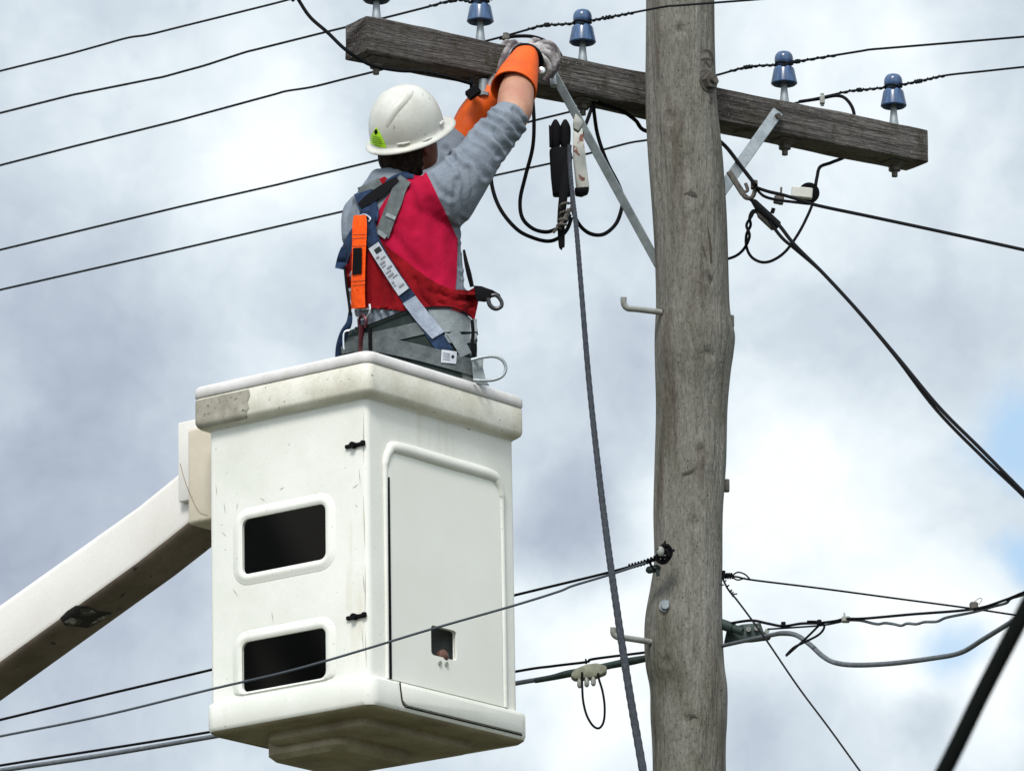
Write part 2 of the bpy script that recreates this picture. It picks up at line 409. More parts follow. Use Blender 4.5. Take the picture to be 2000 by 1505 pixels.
# insulators
ins_prof = [(0, .110), (.012, .1095), (.021, .106), (.027, .099), (.0300, .090), (.0305, .080), (.0295, .070), (.0255, .066), (.0235, .061), (.027, .056),
            (.0325, .052), (.0345, .046), (.0375, .030), (.0425, .006), (.0430, .001), (.038, -.003), (.033, .001), (.030, .016), (.012, .02), (0, .02)]
ins0 = None
INSP = []
for px in (735, 938, 1138, 1532, 1746):
    s = s_at(px, AT/2); base = armp(s, AT/2, .080); INSP.append(base)
    if ins0 is None:
        o = mk('insulator', lathe(ins_prof[::-1], 36), M_BLUE, None, world=False, smooth=50); o.parent = pole
        p_ = mk('pin', join(lathe([(0, .03), (.009, .03), (.0095, 0), (.013, -.04), (.018, -.078), (.018, -.086), (0, -.086)][::-1], 16)), M_STEEL, None, world=False); p_.parent = o
        q = mk('nut', join(bevel(box(Vector((0, 0, -.196)), XYZ, (.036, .036, .004)), .002, 1), lathe([(0, -.199), (.030, -.199), (.024, -.207), (.020, -.208), (.020, -.222), (.010, -.224), (.010, -.242), (0, -.242)], 8)), M_DSTEEL, None, world=False, smooth=30); q.parent = o
        ins0 = o
    else:
        o = ins0.copy(); COL.objects.link(o)
        for ch in list(ins0.children):
            c = ch.copy(); COL.objects.link(c); c.parent = o
    o.location = base - pole.location; o.rotation_euler = (0, 0, math.atan2(AD.y, AD.x))
    o['group'] = 'blue insulators on the crossarm'
def groove(i): return INSP[i] + Vector((0, 0, .066))
def to_px(p):
    q = p-CAMP; z = q.dot(FW); return 1000+F*q.x/z, 752.5-F*q.dot(UP)/z

# braces
def bar(a, b, wid, th, nrm, ext=0):
    T = (b-a).normalized(); S = nrm.cross(T).normalized(); nn = T.cross(S)
    return bevel(box((a+b)/2, (T, S, nn), ((b-a).length/2, wid/2, th/2)), min(th*.3, .002), 1)
sb = s_at(1078, -.01); a = armp(sb, -.008, -.06); b = W(1294, 532, 20.03)
br = mk('brace', bar(a, b, .028, .007, Vector((-.35, -1, 0))), M_STEEL, pole)
mk('bolt', cyl(W(1082, 168, a.y-.02), a, .012, 6), M_STEEL, br)
sb = s_at(1515, -.01); a = armp(sb+.01, -.008, -.045); b = W(1408, 375, 20.05)
br2 = mk('brace', bar(a, b, .038, .007, Vector((.2, -1, 0))), M_STEEL, pole)
bb = armp(sb-.003, -.012, -.068)
mk('bolt', cyl(bb, bb-AN*.02, .010, 6), M_DSTEEL, br2)
# pole hardware
p, n = pole_surf(1381, 160)
n = Vector((.62, -.78, 0))
mk('washer', cyl(p-n*.01, p+n*.008, .036, 24), M_DSTEEL, pole)
bt = mk('bolt', join(cyl(p+n*.008, p+n*.028, .026, 6), cyl(p+n*.028, p+n*.04, .012, 12)), M_DSTEEL, pole)
p, n = pole_surf(1300, 1183); n = Vector((-.1, -1, -.05)).normalized()
bt = mk('bolt', join(cyl(p-n*.01, p+n*.006, .020, 20), cyl(p+n*.006, p+n*.02, .015, 10, .012)), M_STEEL, pole)
for (x0, y0, x1, y1, x2, y2) in ((1218, 580, 1220, 601, 1296, 610), (1198, 1224, 1202, 1243, 1272, 1253)):
    pg = mk('step_peg', ptube([(x0, y0, 19.86, 6), (x0+.5, y0+13, 19.865, 6), (x1+6, y1+1, 19.87, 6), (x1+25, y1+3, 19.89, 6), (x2+6, y2+1, 19.95, 6)], 6, 5, 12), M_DSTEEL if y0 > 5000 else M_LUG, pole)
    p, n = pole_surf(x2-4, y2)
    mk('hole_rust', lathe([(0, .001), (.013, .001), (.011, -.004), (0, -.004)], 12, p, (Vector((0, 0, 1)), n.cross(Vector((0, 0, 1))), n)), M_MAROON, pg)
for (x, y) in ((1423, 628), (1414, 948)):
    c = W(x+4, y, PY+.02)
    mk('step_socket', bevel(box(c, XYZ, (.011, .012, .02)), .004, 2), M_DSTEEL, pole)
# cracks and carved mark above the bolt, as thin incised strips
def strip_on_pole(name, pts, wpx, m, parent=shaft, off=.0012):
    V = []; Fc = []
    P = catmull(pts, 4)
    for i, p in enumerate(P):
        a = Vector(P[max(i-1, 0)][:2]); b = Vector(P[min(i+1, len(P)-1)][:2]); t = (b-a).normalized(); nrm = Vector((-t.y, t.x))
        ww = wpx*math.sin(math.pi*(i+.6)/(len(P)+.2))*(.7+.6*random.random())/2
        for s in (-1, 1):
            q, n = pole_surf(p[0]+nrm.x*ww*s, p[1]+nrm.y*ww*s); V.append(q+n*(off+.0035))
    for i in range(len(P)-1): Fc.append((2*i, 2*i+1, 2*i+3, 2*i+2))
    return V, Fc
cracks = [([(1367, 104), (1378, 98), (1388, 108), (1392, 128)], 4), ([(1365, 117), (1378, 115), (1390, 118)], 3), ([(1372, 130), (1377, 120), (1384, 131), (1388, 122)], 3), ([(1366, 150), (1370, 140), (1384, 138)], 4),
          ([(1367, 190), (1368, 205), (1370, 218)], 4), ([(1388, 190), (1386, 204)], 4),
          ([(1380, 440), (1385, 470), (1387, 500), (1390, 545)], 5), ([(1372, 480), (1376, 500)], 3), ([(1385, 520), (1386, 560)], 4), ([(1335, 380), (1350, 376), (1362, 384)], 4),
          ([(1380, 530), (1388, 546)], 6), ([(1331, 925), (1345, 922), (1362, 910)], 4), ([(1390, 1140), (1411, 1142)], 3), ([(1340, 1400), (1352, 1396), (1362, 1402)], 5), ([(1405, 1320), (1407, 1350)], 5)]
M_CR = mat('crack_dark', (.05, .04, .032), None, .9)
for p, w_ in cracks: mk('crack', strip_on_pole('c', p, w_, None), M_CR, shaft, smooth=None)
# crossarm fittings near the worker
# ------------------------------------------------------------------ overhead lines
def arc(pts, y0, y1): return ydist(pts, y0, y1)
def line(label, left, right, i, yl, yr, r=2.3, ties=True):
    gp = groove(i); gx, gy = to_px(gp); yi = gp.y
    P = []
    if left: P += ydist(left+[(gx-15, gy+1)], yl, yi-.0)
    P += [(gx, gy+1, yi-.034)]
    if right: P += ydist([(gx+15, gy-4)]+right, yi-.01, yr)
    Q = [P[0]]
    for a, c in zip(P, P[1:]):
        if abs(c[0]-a[0]) > 60:
            for t in ((.12, .5, .88) if abs(c[0]-a[0]) > 150 else (.5,)): Q.append(tuple(a[k]+(c[k]-a[k])*t for k in range(2))+(1/(1/a[2]+(1/c[2]-1/a[2])*t),))
        Q.append(c)
    P = Q
    o = mk('power_line', ptube(P, r, 6, 8), M_WIRE, None, smooth=60)
    tag(o, label, 'power line', 'overhead wires held by the blue insulators')
    cat = catmull([(p[0], p[1], 1/p[2]) for p in P], 8)
    pth = [W(p[0], p[1], 1/p[2]) for p in cat if gx-112 < p[0] < gx+100]
    if ties and len(pth) > 3:
        L_ = [q for q in pth if to_px(q)[0] < gx-12]; R_ = [q for q in pth if to_px(q)[0] > gx+12]
        k = .0042
        prt = []
        for S in (L_, R_):
            if len(S) > 2: prt += [wrap_wire(S, k, 7, .0026), wrap_wire(S[len(S)//3:len(S)//3+3], k*1.25, 3, .003)]
        ring = [gp + Vector((math.cos(t)*.028, math.sin(t)*.028, .003*math.sin(2*t))) for t in [2*math.pi*q/24 for q in range(25)]]
        prt.append(tube(ring, .0032, 6))
        mk('tie_wire', join(*prt), M_WIRE, o, smooth=60)
    return o
line('topmost dark wire rising across the upper left corner to the leftmost insulator', [(-40, 149), (0, 139), (130, 107), (250, 74), (290, 68), (420, 36), (540, 6), (600, -10), (680, -28)], [(1000, -120), (1600, -200)], 0, 23.4, 18.6)
line('second dark wire from the top left, passing behind the crossarm end to the second insulator', [(-40, 231), (0, 221), (140, 186), (320, 150), (400, 128), (480, 102), (640, 62), (760, 33), (890, 0)], [(1100, -45), (1500, -100)], 1, 23.9, 18.7)
line('third dark wire, reaching the insulator next left of the pole',
     [(-40, 334), (0, 323), (140, 287), (350, 235), (560, 178), (610, 170), (735, 139), (860, 104), (985, 71), (1060, 50)], [(1300, 13), (1470, 0), (2040, -48)], 2, 24.3, 18.5)
line('fourth dark wire, behind helmet and pole, to the insulator just right of the pole',
     [(-40, 498), (0, 488), (350, 404), (540, 361), (725, 316), (870, 280), (1050, 234), (1140, 212), (1260, 182), (1400, 147), (1460, 131)], [(1700, 97), (2000, 72), (2060, 67)], 3, 24.9, 19.2)
line('lowest of the five upper wires, tied to the rightmost insulator',
     [(-40, 575), (0, 566), (300, 498), (665, 414), (970, 342), (1080, 318), (1180, 292), (1230, 279), (1262, 274), (1420, 236), (1560, 200), (1660, 178)], [(1850, 147), (2000, 131), (2060, 126)], 4, 25.3, 19.5)

def cable(label, pts, r, m=M_BLACK, name='cable', cat='cable', group=None, seg=10, sub=7, extra=None):
    vf = ptube(pts, r, sub, seg)
    if extra: vf = join(vf, *extra)
    o = mk(name, vf, m, None, smooth=60); tag(o, label, cat, group); return o
def Z(pts, Y): return [(p[0], p[1], Y) for p in pts]
# jumper clamp on the fifth line, curved tail over the crossarm
c = cable('short black jumper curving from a clamp down over the crossarm, right of the pole', [(1560, 199, 20.75), (1600, 193, 20.75), (1635, 187, 20.75), (1655, 196, 20.72), (1668, 222, 20.70), (1664, 262, 20.72), (1658, 300, 20.70), (1625, 317, 20.60), (1602, 326, 20.5), (1596, 345, 20.42), (1593, 362, 20.38)], 3.4)
mk('clamp', join(bevel(box(W(1606, 196, 20.73), XYZ, (.008, .012, .014)), .003, 1), cyl(W(1606, 183, 20.73), W(1606, 207, 20.73), .006, 8)), M_LUG, c)
c = cable('black jumper arched over the crossarm behind the worker\'s gloves', [(975, 75, 19.98), (1010, 71, 19.98), (1040, 72, 19.97), (1068, 82, 19.96), (1090, 100, 19.95), (1105, 130, 19.98)], 3.6)
mk('clamp', join(cyl(W(988, 65, 19.97), W(988, 78, 19.97), .009, 8), bevel(box(W(988, 74, 19.97), XYZ, (.012, .01, .007)), .002, 1)), M_DSTEEL, c)
c = cable('black cable hanging from the top edge and running under the left half of the crossarm', [(560, -40, 19.55), (583, 0, 19.52), (606, 34, 19.5), (640, 64, 19.48), (671, 94, 19.45), (700, 114, 19.46), (729, 129, 19.48), (778, 138, 19.52), (821, 140, 19.56), (868, 149, 19.60), (922, 164, 19.66)], 3.6)
mk('cable_tie', wrap_wire([W(812, 139, 19.56), W(835, 142, 19.57), W(860, 147, 19.59)], .006, 4, .0025), M_WIRE, c)
tag(mk('wire_tip', ptube([(570, 2, 19.5), (576, -4, 19.5), (585, -12, 19.5)], 4, 3, 8), M_BLACK), 'dark wire fitting at the top edge beside the hanging black cable', 'fitting')
# clamp under the crossarm by left glove
cl = empty('cable_clamp', W(940, 170, 19.7), 'dark cable clamp under the crossarm beside the left orange glove', 'clamp')
mk('body', join(bevel(box(W(924, 181, 19.66), (Vector((.8, 0, .6)), Vector((0, 1, 0)), Vector((-.6, 0, .8))), (.022, .014, .015)), .003, 1), bevel(box(W(921, 163, 19.67), XYZ, (.006, .01, .02)), .002, 1)), M_BLACK, cl)
mk('bolt', join(cyl(W(944, 156, 19.72), W(944, 184, 19.72), .014, 12), cyl(W(944, 182, 19.71), W(944, 188, 19.71), .020, 8)), M_STEEL, cl)
# hanging loops in the middle
cable('left of the two black loops below the worker\'s raised elbow, the wider one', [(1010, 150, 19.9), (975, 260, 19.86), (960, 330, 19.82), (963, 372, 19.8), (980, 413, 19.78), (1010, 448, 19.76), (1040, 464, 19.75), (1070, 471, 19.74), (1092, 464, 19.73), (1108, 447, 19.72), (1116, 425, 19.72)], 3.9, group=None)
cable('inner black loop below the raised elbow, ending in frayed clamp at the hanging hook', [(1040, 190, 19.86), (1043, 240, 19.84), (1040, 290, 19.82), (1026, 345, 19.8), (1016, 390, 19.78), (1020, 425, 19.76), (1040, 446, 19.74), (1065, 453, 19.72), (1085, 448, 19.70), (1100, 438, 19.68), (1113, 420, 19.7)], 3.9)
cable('black loop dropping from under the crossarm behind the galvanised brace', [(1158, 200, 20.0), (1161, 225, 20.0), (1166, 258, 20.02), (1176, 292, 20.03), (1190, 326, 20.05), (1207, 358, 20.06), (1216, 385, 20.06), (1214, 408, 20.05), (1203, 437, 20.0), (1180, 457, 19.95), (1155, 457, 19.9), (1134, 442, 19.84), (1120, 415, 19.78), (1117, 380, 19.74)], 3.9)
cable('short black lead from under the crossarm into the fuse holder top', [(1163, 196, 19.98), (1156, 210, 19.96), (1146, 238, 19.93), (1135, 262, 19.88)], 3.8)
cable('black cable curving from the crossarm underside behind the pole to the right brace', [(1165, 200, 19.99), (1182, 206, 20.0), (1215, 217, 20.05), (1241, 235, 20.12), (1262, 256, 20.2), (1330, 262, 20.32), (1380, 262, 20.3), (1415, 284, 20.2), (1448, 326, 20.1), (1476, 362, 20.02)], 4.0)
# fuse holder hanging from the brace
fh = empty('fuse_holder', W(1115, 300, 19.75), 'black fuse holder with a rust spotted pale box hanging beside the rope', 'fuse holder')
Yf = 19.74
def slab(poly, Y, th, bev=.003, yv=None):
    V = [W(x, y, Y-th/2) for x, y in poly]; V2 = [v+Vector((0, th, 0)) for v in V]
    n = len(poly); Fc = [tuple(range(n)), tuple(range(2*n-1, n-1, -1))]+[(i, (i+1) % n, n+(i+1) % n, n+i) for i in range(n)]
    return bevel((V+V2, Fc), bev, 2)
mk('body', slab([(1073, 290), (1085, 285), (1112, 286), (1118, 300), (1114, 378), (1080, 378), (1076, 340)], Yf, .05, .006), M_BLACK, fh)
for cx in (1085, 1104):
    mk('terminal', ptube([(cx, 234, Yf, 3), (cx, 240, Yf, 7), (cx, 250, Yf, 10.5), (cx, 268, Yf, 11), (cx, 280, Yf, 10), (cx, 288, Yf, 8)], 9, 3, 12), M_BLACK, fh)
mk('bracket', slab([(1072, 243), (1079, 248), (1079, 285), (1073, 283)], Yf, .03, .002), M_BLACK, fh)
pb = mk('pale_box', slab([(1120, 248), (1138, 250), (1143, 300), (1151, 366), (1126, 368), (1119, 300)], 19.83, .05, .004), M_RUSTY, fh)
mk('end_cap', join(slab([(1122, 366), (1151, 364), (1148, 372), (1136, 377), (1124, 375)], 19.83, .052, .003), ptube([(1128, 372, 19.82), (1128, 381, 19.82)], 4, 2, 8)), M_BLACK, pb)
mk('tape', slab([(1124, 220), (1136, 232), (1140, 240), (1130, 256), (1120, 250), (1119, 238)], 19.72, .03, .004), M_LUG, fh)
# handline hook and rope
hk = mk('hook', ptube([(1112, 284, 19.66, 5), (1106, 330, 19.64, 8), (1100, 385, 19.62, 9), (1096, 430, 19.62, 8), (1097, 478, 19.62, 6.5), (1098, 484, 19.62, 4)], 7, 5, 10, .6), M_BLACK)
tag(hk, 'long dark hook hanging beside the upper end of the rope', 'hook')
mk('frayed_binding', join(wrap_wire([W(1104, 392, 19.61), W(1100, 425, 19.6), W(1096, 445, 19.6)], .014, 4, .004), ptube([(1110, 408, 19.6), (1100, 430, 19.59), (1080, 455, 19.6)], 3, 4, 6), ptube([(1118, 400, 19.64), (1106, 425, 19.62), (1090, 440, 19.62)], 3, 4, 6)), M_DSTEEL, hk)
def rope_geo(pts, r):
    P = catmull([(p[0], p[1], 1/p[2], p[3]) for p in pts], 30); V = [W(p[0], p[1], 1/p[2]) for p in P]
    rd = [p[3]/pxm(1/p[2])*(1+.06*math.sin(i*1.9)) for i, p in enumerate(P)]
    V.append(Vector((V[-1].x+.1, V[-1].y, .02))); rd.append(rd[-1])
    return tube(V, rd, 10)
rp = mk('rope', rope_geo([(1112, 284, 19.62, 4), (1113, 320, 19.6, 4.4), (1118, 380, 19.56, 4.6), (1126, 450, 19.5, 4.9), (1135, 560, 19.4, 5.2), (1150, 740, 19.3, 5.8), (1167, 900, 19.2, 6.2), (1184, 1040, 19.1, 6.8), (1202, 1170, 19.0, 7.2), (1226, 1330, 18.9, 7.8), (1256, 1505, 18.8, 8.2), (1300, 1760, 18.6, 8.4), (1370, 2200, 18.3, 8.6)], 5), M_ROPE)
tag(rp, 'slate grey rope hanging long and slanted left of the pole down past the frame', 'rope')

# right-hand service gear
YS = 20.05
sc = empty('service_clamp', W(1500, 400, YS), 'dark wedge clamp holding the steep black service cable right of the pole', 'cable clamp')
mk('strap', bar(W(1423, 334, 19.96), W(1452, 380, 19.98), .022, .008, Vector((.6, -.8, 0))), M_DSTEEL, sc)
mk('hook', join(ptube([(1447, 368, YS), (1455, 385, YS), (1468, 386, YS), (1474, 374, YS), (1476, 362, YS)], 4.5, 5, 8), ptube([(1448, 376, YS), (1460, 372, YS), (1456, 358, YS)], 3.5, 4, 8), bevel(box(W(1473, 361, YS), XYZ, (.011, .012, .014)), .003, 1)), M_DSTEEL, sc)
mk('wedge', join(slab([(1466, 387), (1477, 389), (1526, 434), (1517, 443), (1478, 408)], YS-.02, .035, .003)), M_BLACK, sc)
mk('keeper', slab([(1477, 408), (1487, 411), (1520, 442), (1508, 446), (1480, 420)], YS-.01, .03, .003), M_DSTEEL, sc)
mk('pin', ptube([(1508, 416, YS), (1511, 407, YS)], 4, 2, 8), M_BLACK, sc); mk('link_wire', ptube([(1450, 378, YS), (1480, 400, YS)], 3.5, 2, 8), M_BLACK, sc)
yA = lambda x: 1/((1/20.0)+(1/17.6-1/20.0)*((x-1460)/540))
H1 = [(1478, 398), (1520, 438), (1552, 478), (1610, 536), (1680, 612), (1755, 700), (1835, 796), (1915, 876), (2000, 962), (2080, 1042)]
H2 = [(1505, 430), (1530, 462), (1556, 484), (1612, 533), (1684, 612), (1752, 694), (1830, 796), (1920, 888), (2000, 964), (2080, 1046)]
c = cable('steep black service cable pair falling from the wedge clamp to the right edge', [(x, y, yA(x)) for x, y in H1], 3.7, extra=[ptube([(x-2, y+3, yA(x)+.01) for x, y in H2], 3.4, 7, 10)])
yB = lambda x: 1/((1/20.05)+(1/18.0-1/20.05)*((x-1478)/520))
c = cable('black cable running right from the disc shaped fitting to the frame edge', [(x, y, yB(x)) for x, y in [(1476, 366), (1500, 374), (1530, 381), (1560, 390), (1600, 402), (1700, 423), (1850, 455), (2000, 488), (2080, 506)]], 3.5,
          extra=[ptube([(x, y, yB(x)) for x, y in [(1478, 370), (1492, 383), (1515, 390), (1545, 394), (1580, 398)]], 3.0, 6, 8)])
mk('clamp', join(bevel(box(W(1521, 391, 20.0), (Vector((1, 0, -.2)).normalized(), Vector((0, 1, 0)), Vector((.2, 0, 1)).normalized()), (.016, .012, .012)), .003, 1), ptube([(1526, 366, 20.0), (1524, 400, 20.0)], 2.5, 2, 6)), M_DSTEEL, c)
ds = empty('line_tap', W(1580, 375, 20.1), 'round black tap fitting with a pale rectangular plate under the right crossarm', 'cable fitting')
mk('disc', cyl(W(1580, 377, 20.16), W(1580, 377, 20.10), .034, 28), M_BLACK, ds)
mk('plate', bevel(box(W(1566, 377, 20.08), (Vector((.98, 0, -.1)).normalized(), Vector((0, 1, 0)), Vector((.1, 0, .98)).normalized()), (.034, .012, .0175)), .003, 1), M_RUSTY, ds)
cable('black loop dropping from the round tap fitting back towards the pole', [(1588, 396, 20.1), (1578, 420, 20.08), (1560, 455, 20.06), (1535, 490, 20.06), (1510, 508, 20.06), (1488, 512, 20.06), (1468, 502, 20.06), (1458, 482, 20.06), (1458, 458, 20.05), (1466, 440, 20.05), (1464, 425, 20.04), (1470, 412, 20.04), (1482, 412, 20.04)], 2.9)
cable('short black cable twisting from behind the pole up to the wedge clamp', [(1400, 510, 20.15), (1420, 506, 20.1), (1440, 498, 20.08), (1455, 483, 20.06), (1464, 460, 20.03), (1458, 440, 20.03), (1467, 424, 20.03), (1474, 414, 20.03), (1488, 420, 20.03)], 2.9)

# lower lines, left side
yJ = lambda x: 1/((1/22.2)+(1/19.93-1/22.2)*(x/1275))
c = cable('dark wire passing behind the white bucket to the lower pole bracket', [(x, y, yJ(x)) for x, y in [(-60, 1420), (0, 1405), (200, 1357), (413, 1307), (700, 1237), (1000, 1163), (1190, 1117), (1276, 1092)]], 2.6, name='power_line', cat='power line')
yK = lambda x: 1/((1/16.3)+(1/19.90-1/16.3)*(x/1275))
c2 = cable('dark wire crossing in front of the white bucket to the lower pole bracket', [(x, y, yK(x)) for x, y in [(-60, 1449), (0, 1437), (200, 1397), (413, 1345), (560, 1311), (700, 1271), (835, 1230), (1000, 1183), (1090, 1155), (1120, 1143), (1190, 1122), (1276, 1094)]], 2.4, mat('grey_wire', (.05, .06, .07), None, .8, spec=.2), name='power_line', cat='power line')
yL_ = lambda x: 1/((1/22.0)+(1/20.1-1/22.0)*(x/1262))
cable('thin dark wire above the grey conduit, left of the lower pole', [(x, y, yL_(x)) for x, y in [(-60, 1506), (0, 1494), (413, 1428), (700, 1370), (1000, 1312), (1080, 1300), (1145, 1292), (1160, 1286), (1262, 1273), (1300, 1267)]], 2.6, name='power_line', cat='power line')
c = cable('thick grey service conduit behind the bucket, sleeved in black by the pole', [(x, y, yL_(x)) for x, y in [(-60, 1516), (0, 1504), (200, 1474), (413, 1438), (700, 1389), (1000, 1335), (1050, 1327)]], 4.6, M_GREYC, name='conduit')
mk('sleeve', ptube([(x, y, yL_(x), r) for x, y, r in [(1046, 1328, 5.5), (1080, 1322, 6), (1110, 1315, 7.5), (1150, 1308, 7.5), (1190, 1299, 7), (1230, 1291, 8), (1262, 1285, 7), (1320, 1275, 7)]], 6, 6, 12), M_GREEN, c)
ju = empty('junction_clamp', W(1150, 1308, 20.1), 'pale junction clamp with hanging lugs on the conduit left of the pole', 'clamp')
mk('body', slab([(1114, 1318), (1122, 1305), (1145, 1296), (1166, 1293), (1186, 1300), (1185, 1312), (1160, 1322), (1122, 1325)], 20.08, .05, .006), mat('drab_casting', (.25, .25, .18), (.14, .14, .10), .7, scale=30), ju)
for x, y in ((1131, 1324), (1145, 1322), (1158, 1320)):
    mk('lug', ptube([(x, y, 20.06, 2), (x+1, y+7, 20.06, 4.8), (x+1, y+15, 20.06, 4.8), (x+1, y+19, 20.06, 2)], 4, 3, 10), M_LUG, ju)
mk('spike', ptube([(1145, 1296, 20.07), (1144, 1286, 20.07)], 2, 2, 6), M_BLACK, ju)
cable('small black loop hanging under the junction clamp', [(1137, 1312, 20.05), (1137, 1335, 20.05), (1139, 1368, 20.05), (1146, 1396, 20.05), (1158, 1416, 20.05), (1170, 1421, 20.05), (1179, 1408, 20.05), (1181, 1380, 20.05), (1177, 1350, 20.05), (1170, 1326, 20.05), (1168, 1314, 20.05)], 2.3)
# bracket bundle on pole
bk = empty('wire_bracket', W(1290, 1085, 19.85), 'tangled wire bracket with small white insulator on the left face of the lower pole', 'bracket')
mk('wire_wrap', join(wrap_wire([W(1228, 1106, 19.88), W(1255, 1099, 19.86), W(1284, 1088, 19.85)], .006, 9, .0038),
                     ptube([(1284, 1090, 19.84), (1292, 1068, 19.82), (1304, 1066, 19.82), (1310, 1080, 19.83), (1300, 1096, 19.83), (1288, 1096, 19.84), (1280, 1085, 19.84)], 4.5, 4, 8),
                     ptube([(1296, 1064, 19.83), (1300, 1056, 19.83)], 2.2, 2, 6), ptube([(1300, 1080, 19.82), (1316, 1074, 19.85)], 3, 2, 6),
                     ptube([(1282, 1092, 19.84), (1300, 1074, 19.82), (1306, 1086, 19.82)], 4, 4, 8),
                     ptube([(1268, 1096, 19.86), (1276, 1110, 19.86), (1284, 1112, 19.86)], 2.6, 3, 6), wrap_wire([W(1290, 1066, 19.83), W(1300, 1092, 19.83)], .012, 4, .004)), M_BLACK, bk)
mk('insulator', ptube([(1286, 1070, 19.80, 3), (1290, 1072, 19.8, 6.5), (1290, 1080, 19.8, 6.5), (1289, 1085, 19.8, 3)], 6, 3, 12), M_LUG, bk)
mk('green_knob', join(ptube([(1262, 1114, 19.88, 3), (1266, 1113, 19.88, 7), (1274, 1111, 19.87, 7.5), (1284, 1109, 19.87, 7), (1290, 1110, 19.87, 4)], 6, 4, 12), ptube([(1284, 1112, 19.86), (1285, 1124, 19.86)], 3.5, 2, 8)), M_GREEN, bk)
# right lower
yM = lambda x: 1/((1/20.0)+(1/21.5-1/20.0)*((x-1412)/590))
yN = lambda x: 1/((1/20.0)+(1/18.0-1/20.0)*((x-1412)/270))
c = cable('thin black wire leading right from the pole just above the grey cable', [(x, y, yM(x)) for x, y in [(1408, 1122), (1440, 1126), (1470, 1132), (1600, 1148), (1750, 1168), (1900, 1188), (2000, 1203), (2080, 1214)]], 1.9, name='power_line', cat='power line')
mk('loose_twist', join(wrap_wire([W(1414, 1124, 20.0), W(1432, 1124, 20.0)], .008, 4, .003), ptube([(1428, 1126, 20.0), (1440, 1117, 20.0), (1455, 1121, 20.0), (1466, 1132, 20.0)], 1.6, 4, 6), ptube([(1428, 1124, 20.0), (1440, 1132, 20.0), (1455, 1128, 20.0)], 1.6, 4, 6), ptube([(1414, 1114, 19.98), (1412, 1130, 19.98)], 3.2, 2, 8)), M_BLACK, c)
c = cable('thin black guy wire dropping steeply right of the pole to the bottom edge', [(x, y, yN(x)) for x, y in [(1410, 1126), (1422, 1150), (1440, 1172), (1470, 1212), (1500, 1254), (1560, 1342), (1620, 1422), (1680, 1505), (1760, 1614)]], 1.9, name='guy_wire', cat='guy wire')
mk('loose_twist', join(wrap_wire([W(1414, 1132, 19.95), W(1428, 1155, 19.9), W(1434, 1163, 19.9)], .005, 5, .002), ptube([(1430, 1160, 19.9), (1440, 1159, 19.9)], 1.4, 2, 6)), M_BLACK, c)
lb = empty('lower_bracket', W(1440, 1235, 20), 'dark green cable bracket with a round sleeve on the right side of the lower pole', 'bracket')
mk('sleeve', join(cyl(W(1400, 1215, 20.0), W(1432, 1226, 19.98), .017, 16), cyl(W(1432, 1226, 19.98), W(1450, 1233, 19.97), .013, 14), ptube([(1449, 1222, 19.98), (1450, 1240, 19.98)], 3, 2, 8)), M_GREEN, lb)
mk('plate', slab([(1414, 1254), (1420, 1226), (1450, 1218), (1486, 1215), (1490, 1234), (1508, 1238), (1504, 1246), (1470, 1250)], 20.03, .03, .003), M_GREEN, lb)
for x, y in ((1462, 1228), (1478, 1226), (1498, 1232)): mk('stud', cyl(W(x, y, 20.015), W(x, y, 20.0), .008, 10), M_LUG, lb)
yO = lambda x: 1/((1/20.02)+(1/17.8-1/20.02)*((x-1400)/600))
cable('smooth grey cable drooping right of the lower pole to the dark foreground cable', [(x, y, yO(x), r) for x, y, r in [(1395, 1264, 4), (1440, 1254, 4), (1504, 1240, 4.5), (1530, 1236, 5), (1556, 1240, 5), (1582, 1258, 5), (1606, 1280, 5), (1630, 1293, 5), (1670, 1298, 5), (1740, 1295, 5), (1820, 1285, 5), (1876, 1274, 5), (1920, 1248, 5), (1975, 1214, 5), (2060, 1160, 5)]], 5, M_GREYC)
c = cable('black span wire carrying small clamps between lower bracket and right edge', [(x, y, yO(x)) for x, y in [(1430, 1216), (1468, 1211), (1500, 1217), (1530, 1222), (1565, 1217), (1600, 1216), (1632, 1212), (1650, 1208), (1690, 1207), (1780, 1199), (1900, 1189), (1960, 1172), (2000, 1156), (2080, 1124)]], 2.7, name='span_wire', cat='cable',
          extra=[ptube([(x, y, yO(x)) for x, y in [(1500, 1228), (1560, 1224), (1610, 1220), (1650, 1212)]], 1.8, 5, 8)])
mk('clamp', join(bevel(box(W(1652, 1209, yO(1652)), XYZ, (.012, .012, .009)), .003, 1), ptube([(1649, 1196, yO(1650)), (1650, 1212, yO(1650))], 2, 2, 6)), M_LUG, c)
mk('clamp', join(bevel(box(W(1902, 1183, yO(1900)), XYZ, (.012, .012, .011)), .004, 1), ptube([(1898, 1178, yO(1900)), (1912, 1168, yO(1900)), (1918, 1170, yO(1900)), (1912, 1180, yO(1900))], .7, 4, 6)), M_DSTEEL, c)
for x_, y_ in ((1530, 1219), (1600, 1215)): mk('clamp', bevel(box(W(x_, y_, yO(x_)), XYZ, (.007, .008, .008)), .002, 1), M_BLACK, c)
cable('wavy grey lashed cable beneath the span wire at the right edge', [(x, y, yO(x)+.02) for x, y in [(1650, 1210), (1680, 1211), (1712, 1218), (1728, 1216), (1745, 1218), (1760, 1221), (1772, 1217), (1790, 1218), (1806, 1214), (1830, 1213), (1850, 1205), (1900, 1195), (1940, 1184), (1965, 1177), (1975, 1168), (2000, 1160), (2080, 1130)]], 2.8, M_GREYC)
cable('black cable end looping back below the span wire', [(x, y, yO(1600)) for x, y in [(1576, 1213), (1598, 1214), (1610, 1222), (1600, 1238), (1570, 1254), (1550, 1264), (1535, 1280), (1556, 1262), (1578, 1242), (1600, 1220)]], 2.3)
